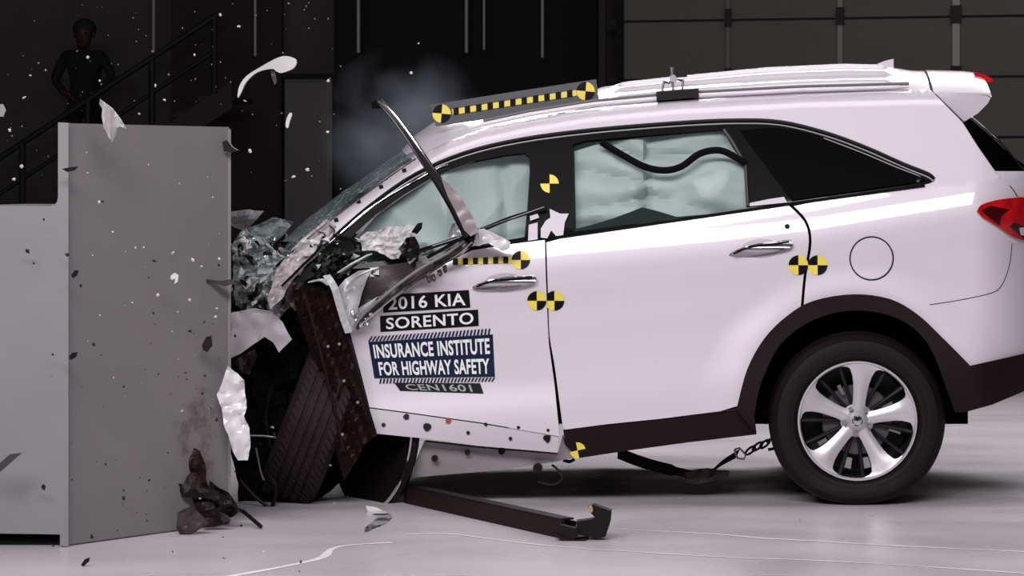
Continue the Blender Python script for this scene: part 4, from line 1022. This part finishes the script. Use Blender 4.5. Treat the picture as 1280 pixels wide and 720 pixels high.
# flying shards
dthing(crumple('bumper_shard', ([(284, 458), (297, 467), (305, 475), (308, 510), (305, 520), (311, 535), (312.5, 560), (309, 575), (298, 575), (289, 560), (282, 540), (275, 510), (270, 493), (276, 480)]), lambda x, y: -.78, .016, CRUMP, None, 22, 4, 12, .008, True), 'long ragged white bumper shard hanging between barrier edge and front wheel')
dthing(sheet('flying_trim', cr([(297, 122), (299, 108), (308, 95), (325, 84), (345, 73), (358, 70), (370, 75), (367, 85), (352, 91), (345, 89), (340, 86), (322, 90), (308, 102), (301, 116)], 3, True), lambda x, y: -.3+.05*math.cos((x-297)/25), mat('pale_plastic', (.62, .60, .60), .5), None, .02, 4), 'large white curved trim arc flying above the barrier')
dthing(sheet('flying_clip', [(338, 88), (343, 90), (346, 102), (343, 106), (340, 98)], -.28, GSH, None, .01, 3), 'small grey clip hanging below the white flying trim arc')
tri = sheet('flying_shard', [(125, 124), (130, 128), (140, 135), (150, 148), (158, 161), (150, 158), (146, 160), (145, 168), (140, 178), (136, 172), (130, 160), (127, 145), (128, 136), (124, 130)], lambda x, y: -1.45+.02*math.sin(x*.4), mat('frosted_shard', (.50, .48, .48), .4, bump=.3), None, .008, 4)
dthing(tri, 'white triangular shard flying above the left of the barrier top')
dthing(sheet('flying_sliver', cr([(362, 141), (365, 143), (362, 152), (360, 160), (357, 158), (358, 149)], 2, True), -.2, mat('pale_plastic', (.62, .60, .60), .5), None, .01, 3), 'small white curved sliver flying left of the smoke')
dthing(sheet('flying_sliver', [(250, 347), (262, 350), (275, 351), (290, 349), (292, 355), (280, 358), (262, 354), (248, 354)], -.75, GSH, None, .02, 4), 'dark metal sliver sticking across the barrier right edge')
dthing(sheet('dark_flap', [(278, 177), (284, 175), (290, 183), (297, 188), (288, 190), (280, 189)], -.7, DARK, None, .02, 3), 'black fragment at the top right edge of the barrier')
dthing(sheet('dark_flap', [(-4, 582), (12, 568), (27, 566), (18, 574), (0, 590), (-6, 592)], -1.5, mat('grey_blade', (.05, .047, .05), .4), None, .01, 3), 'dark blade shaped fragment at the far left in front of the barrier base')
dthing(sheet('dark_flap', [(252, 432), (258, 421), (264, 420), (265, 432), (259, 440), (254, 438)], -.85, BROWN, None, .01, 3), 'brown diamond shaped fragment in front of the barrier beside the bumper')
dthing(sheet('dark_flap', [(77, 211), (88, 209), (97, 208), (93, 213), (84, 215)], -1.45, DARK, None, .01, 3), 'black fragment at the upper left corner of the barrier')
dthing(sheet('dark_flap', [(89, 344), (93, 338), (98, 338), (96, 344), (91, 348)], -1.45, DARK, None, .01, 3), 'black fragment on the barrier left corner below its middle height')
dthing(sheet('dark_flap', [(86, 446), (90, 441), (97, 440), (94, 447), (88, 450)], -1.45, DARK, None, .01, 3), 'black fragment on the barrier left corner above the blade fragment')
dthing(sheet('dark_flap', [(101, 706), (106, 699), (112, 697), (111, 702), (104, 708)], fl(106, 708).y, DARK, None, .008, 3), 'black chip on the floor below the barrier corner')
dthing(sheet('pale_flap', [(213, 345), (218, 341), (223, 344), (222, 352), (218, 355), (219, 348), (214, 350)], -1.1, mat('pale_plastic', (.62, .60, .60), .5), None, .01, 3), 'white hooked chip flying in front of the barrier middle')
dthing(sheet('pale_flap', [(-3, 131), (3, 130), (7, 138), (4, 146), (-3, 145)], -.6, mat('dim_shard', (.3, .29, .29), .5), None, .01, 3), 'grey chip flying at the far left above the barrier base')

# smaller flecks: shared meshes, one object each
def fleck_mesh(seed, r, m):
    q = random.Random(seed); n = 6
    v = [Vector((r*q.uniform(.45, 1.1)*math.cos(2*PI*i/n), q.uniform(-.3, .3)*r, r*q.uniform(.35, 1.0)*math.sin(2*PI*i/n))) for i in range(n)]
    v += [Vector((0, -r*.5, 0)), Vector((0, r*.5, 0))]
    f = [((i+1) % n, i, n) for i in range(n)]+[(i, (i+1) % n, n+1) for i in range(n)]
    me = bpy.data.meshes.new('fleck'); me.from_pydata([tuple(p) for p in v], [], f); me.materials.append(m); return me
PF = mat('pale_fleck', (.62, .58, .58), .5); GF_ = mat('grey_fleck', (.22, .19, .20), .6); DF = mat('dark_fleck', (.012, .008, .009), .6)
pale = [fleck_mesh(i, .0055, PF) for i in range(4)]; grey = [fleck_mesh(i+9, .0055, GF_) for i in range(4)]; dark = [fleck_mesh(i+19, .006, DF) for i in range(4)]
def fleck(name, x, y, Y, s, meshes, label, group):
    o = bpy.data.objects.new(name, meshes[rnd.randrange(4)]); C.objects.link(o); o.location = at(x, y, Y)
    o.scale = (s, s, s*rnd.uniform(.5, 1.3)); o.rotation_euler = (0, rnd.uniform(-PI, PI), 0); tag(o, label, 'debris', group)
rnd = random.Random(11)
L1 = ('pale fleck flying in the dark above or behind the barrier', 'pale flecks flying in the dark')
for x, y, s in [(110, 72, 2), (125, 101, 1.3), (12, 163, 1.6), (17, 224, 1.6), (206, 125, 1.6), (194, 107, 1.5), (174, 142, 1.4), (243, 68, 1.3), (275, 18, 1.8), (410, 101, 1.5), (306, 126, 1.3), (384, 212, 1.6), (367, 221, 2), (312, 188, 2), (409, 165, 1.6), (30, 122, 1.8), (57, 88, 1.4), (38, 94, 1.6), (299, 33, 1.5), (523, 54, 1.4), (514, 91, 1.3), (27, 208, 1.5)]:
    fleck('debris_chip', x, y, rnd.uniform(-.9, -.1) if x > 75 or y < 150 else -1.0, s, pale, *L1)
L2 = ('tiny grey fleck flying in the dark left of the smoke', 'tiny grey flecks in the dark')
for i in range(85):
    x = rnd.random()**.9*430; y = rnd.uniform(2, 250)
    if x < 292 and y > 148 and x > 70: y = rnd.uniform(2, 140)
    fleck('dust_fleck', x, y, rnd.uniform(-.9, 0), rnd.uniform(.3, .95), grey, *L2)
L3 = ('black chip flying in front of the grey barrier', 'black chips in front of the barrier')
for x, y, s in [(101, 357, 1.6), (193, 326, 1.5), (237, 414, 1.7), (117, 430, 1.7), (155, 623, 2), (155, 613, 1.3), (187, 600, 1.2), (132, 580, 1.2), (115, 671, 2), (55, 609, 2.3), (35, 314, 2), (42, 329, 1), (55, 274, 1.2), (66, 443, 1), (66, 682, 1.2), (192, 391, 1.1), (273, 331, 1.5), (255, 403, 1.3), (232, 466, 1.2), (256, 470, 1.3), (271, 525, 1.6), (263, 510, 1.2), (128, 252, 1.3), (84, 318, 1.5), (155, 483, 1.2), (184, 651, 1.1), (147, 663, 1), (294, 420, 1.4), (253, 492, 1.2), (186, 347, .9)]:
    fleck('debris_chip', x, y, -1.42 if x < 150 else -1.15 if x < 215 else -.95, s, dark, *L3)
for i in range(26): fleck('debris_chip', rnd.uniform(60, 285), rnd.uniform(380, 655), -1.45, rnd.uniform(.4, .8), dark, *L3)
L4 = ('pale chip flying in front of the grey barrier', 'pale chips in front of the barrier')
for x, y, s in [(124, 253, 1.8), (169, 310, 1.1), (180, 309, 1.1), (216, 316, 1.7), (241, 325, 1.7), (274, 323, 1.9), (197, 369, 1.6), (237, 375, 1.3), (252, 333, 1.2), (165, 378, 1), (271, 385, 1.5), (269, 396, 1.5), (116, 319, .9), (125, 394, .9), (222, 390, 1), (227, 514, 1.4), (250, 623, 1.4), (142, 472, .8), (141, 290, .9)]:
    fleck('debris_chip', x, y, -1.42 if x < 150 else -1.15 if x < 215 else -.95, s, pale, *L4)
for i in range(22): fleck('debris_chip', rnd.uniform(100, 285), rnd.uniform(180, 520), -1.45, rnd.uniform(.3, .6), pale, *L4)
L5 = ('small black chip lying on the pale floor', 'black chips on the floor')
for x, y, s in [(302, 657, 1.7), (279, 671, 1.1), (376, 703, 1.8), (279, 697, 1), (216, 689, 1), (281, 698, 1), (374, 714, 1.1), (1000, 650, .7)]:
    g = fl(x, y, .004); fleck('debris_chip', x, y, g.y, s*.8, dark, *L5)
fleck('debris_chip', 329, 690, fl(329, 690).y, 2.2, pale, 'white chip lying on the floor in front of the front wheel', None) if False else None
o = bpy.data.objects.new('debris_chip', pale[1]); C.objects.link(o); o.location = fl(329, 690, .006); o.scale = (2.2, 2, 1.2); tag(o, 'lone white chip lying on the floor in front of the front wheel', 'debris')

# ------------------------------------------------------------------ smoke
def smoke():
    m = bpy.data.materials.new('smoke'); m.use_nodes = True; nt = m.node_tree; nt.nodes.clear()
    out = nt.nodes.new('ShaderNodeOutputMaterial'); v = nt.nodes.new('ShaderNodeVolumePrincipled')
    v.inputs['Color'].default_value = (.62, .68, .80, 1); v.inputs['Anisotropy'].default_value = .0
    tc = nt.nodes.new('ShaderNodeTexCoord'); n = nt.nodes.new('ShaderNodeTexNoise'); n.inputs['Scale'].default_value = 1.7; n.inputs['Detail'].default_value = 4
    nt.links.new(tc.outputs['Object'], n.inputs['Vector'])
    ln_ = nt.nodes.new('ShaderNodeVectorMath'); ln_.operation = 'LENGTH'; nt.links.new(tc.outputs['Object'], ln_.inputs[0])
    r1 = nt.nodes.new('ShaderNodeMapRange'); r1.inputs[1].default_value = .15; r1.inputs[2].default_value = .98; r1.inputs[3].default_value = 1; r1.inputs[4].default_value = 0
    nt.links.new(ln_.outputs['Value'], r1.inputs[0])
    r2 = nt.nodes.new('ShaderNodeMapRange'); r2.inputs[1].default_value = .42; r2.inputs[2].default_value = .72
    nt.links.new(n.outputs['Fac'], r2.inputs[0])
    mu = nt.nodes.new('ShaderNodeMath'); mu.operation = 'MULTIPLY'; nt.links.new(r1.outputs[0], mu.inputs[0]); nt.links.new(r2.outputs[0], mu.inputs[1])
    m3 = nt.nodes.new('ShaderNodeMath'); m3.operation = 'MULTIPLY'; m3.inputs[1].default_value = 1.7; nt.links.new(mu.outputs[0], m3.inputs[0])
    nt.links.new(m3.outputs[0], v.inputs['Density']); nt.links.new(v.outputs[0], out.inputs['Volume'])
    bm = bmesh.new(); bmesh.ops.create_icosphere(bm, subdivisions=3, radius=1)
    me = bpy.data.meshes.new('smoke_cloud'); bm.to_mesh(me); bm.free(); me.materials.append(m)
    o = bpy.data.objects.new('smoke_cloud', me); C.objects.link(o); o.location = at(505, 165, 1.6); o.scale = (.46, .5, .42)
    tag(o, 'faint blue-grey smoke drifting up from the windshield', 'smoke', kind='stuff')
smoke()
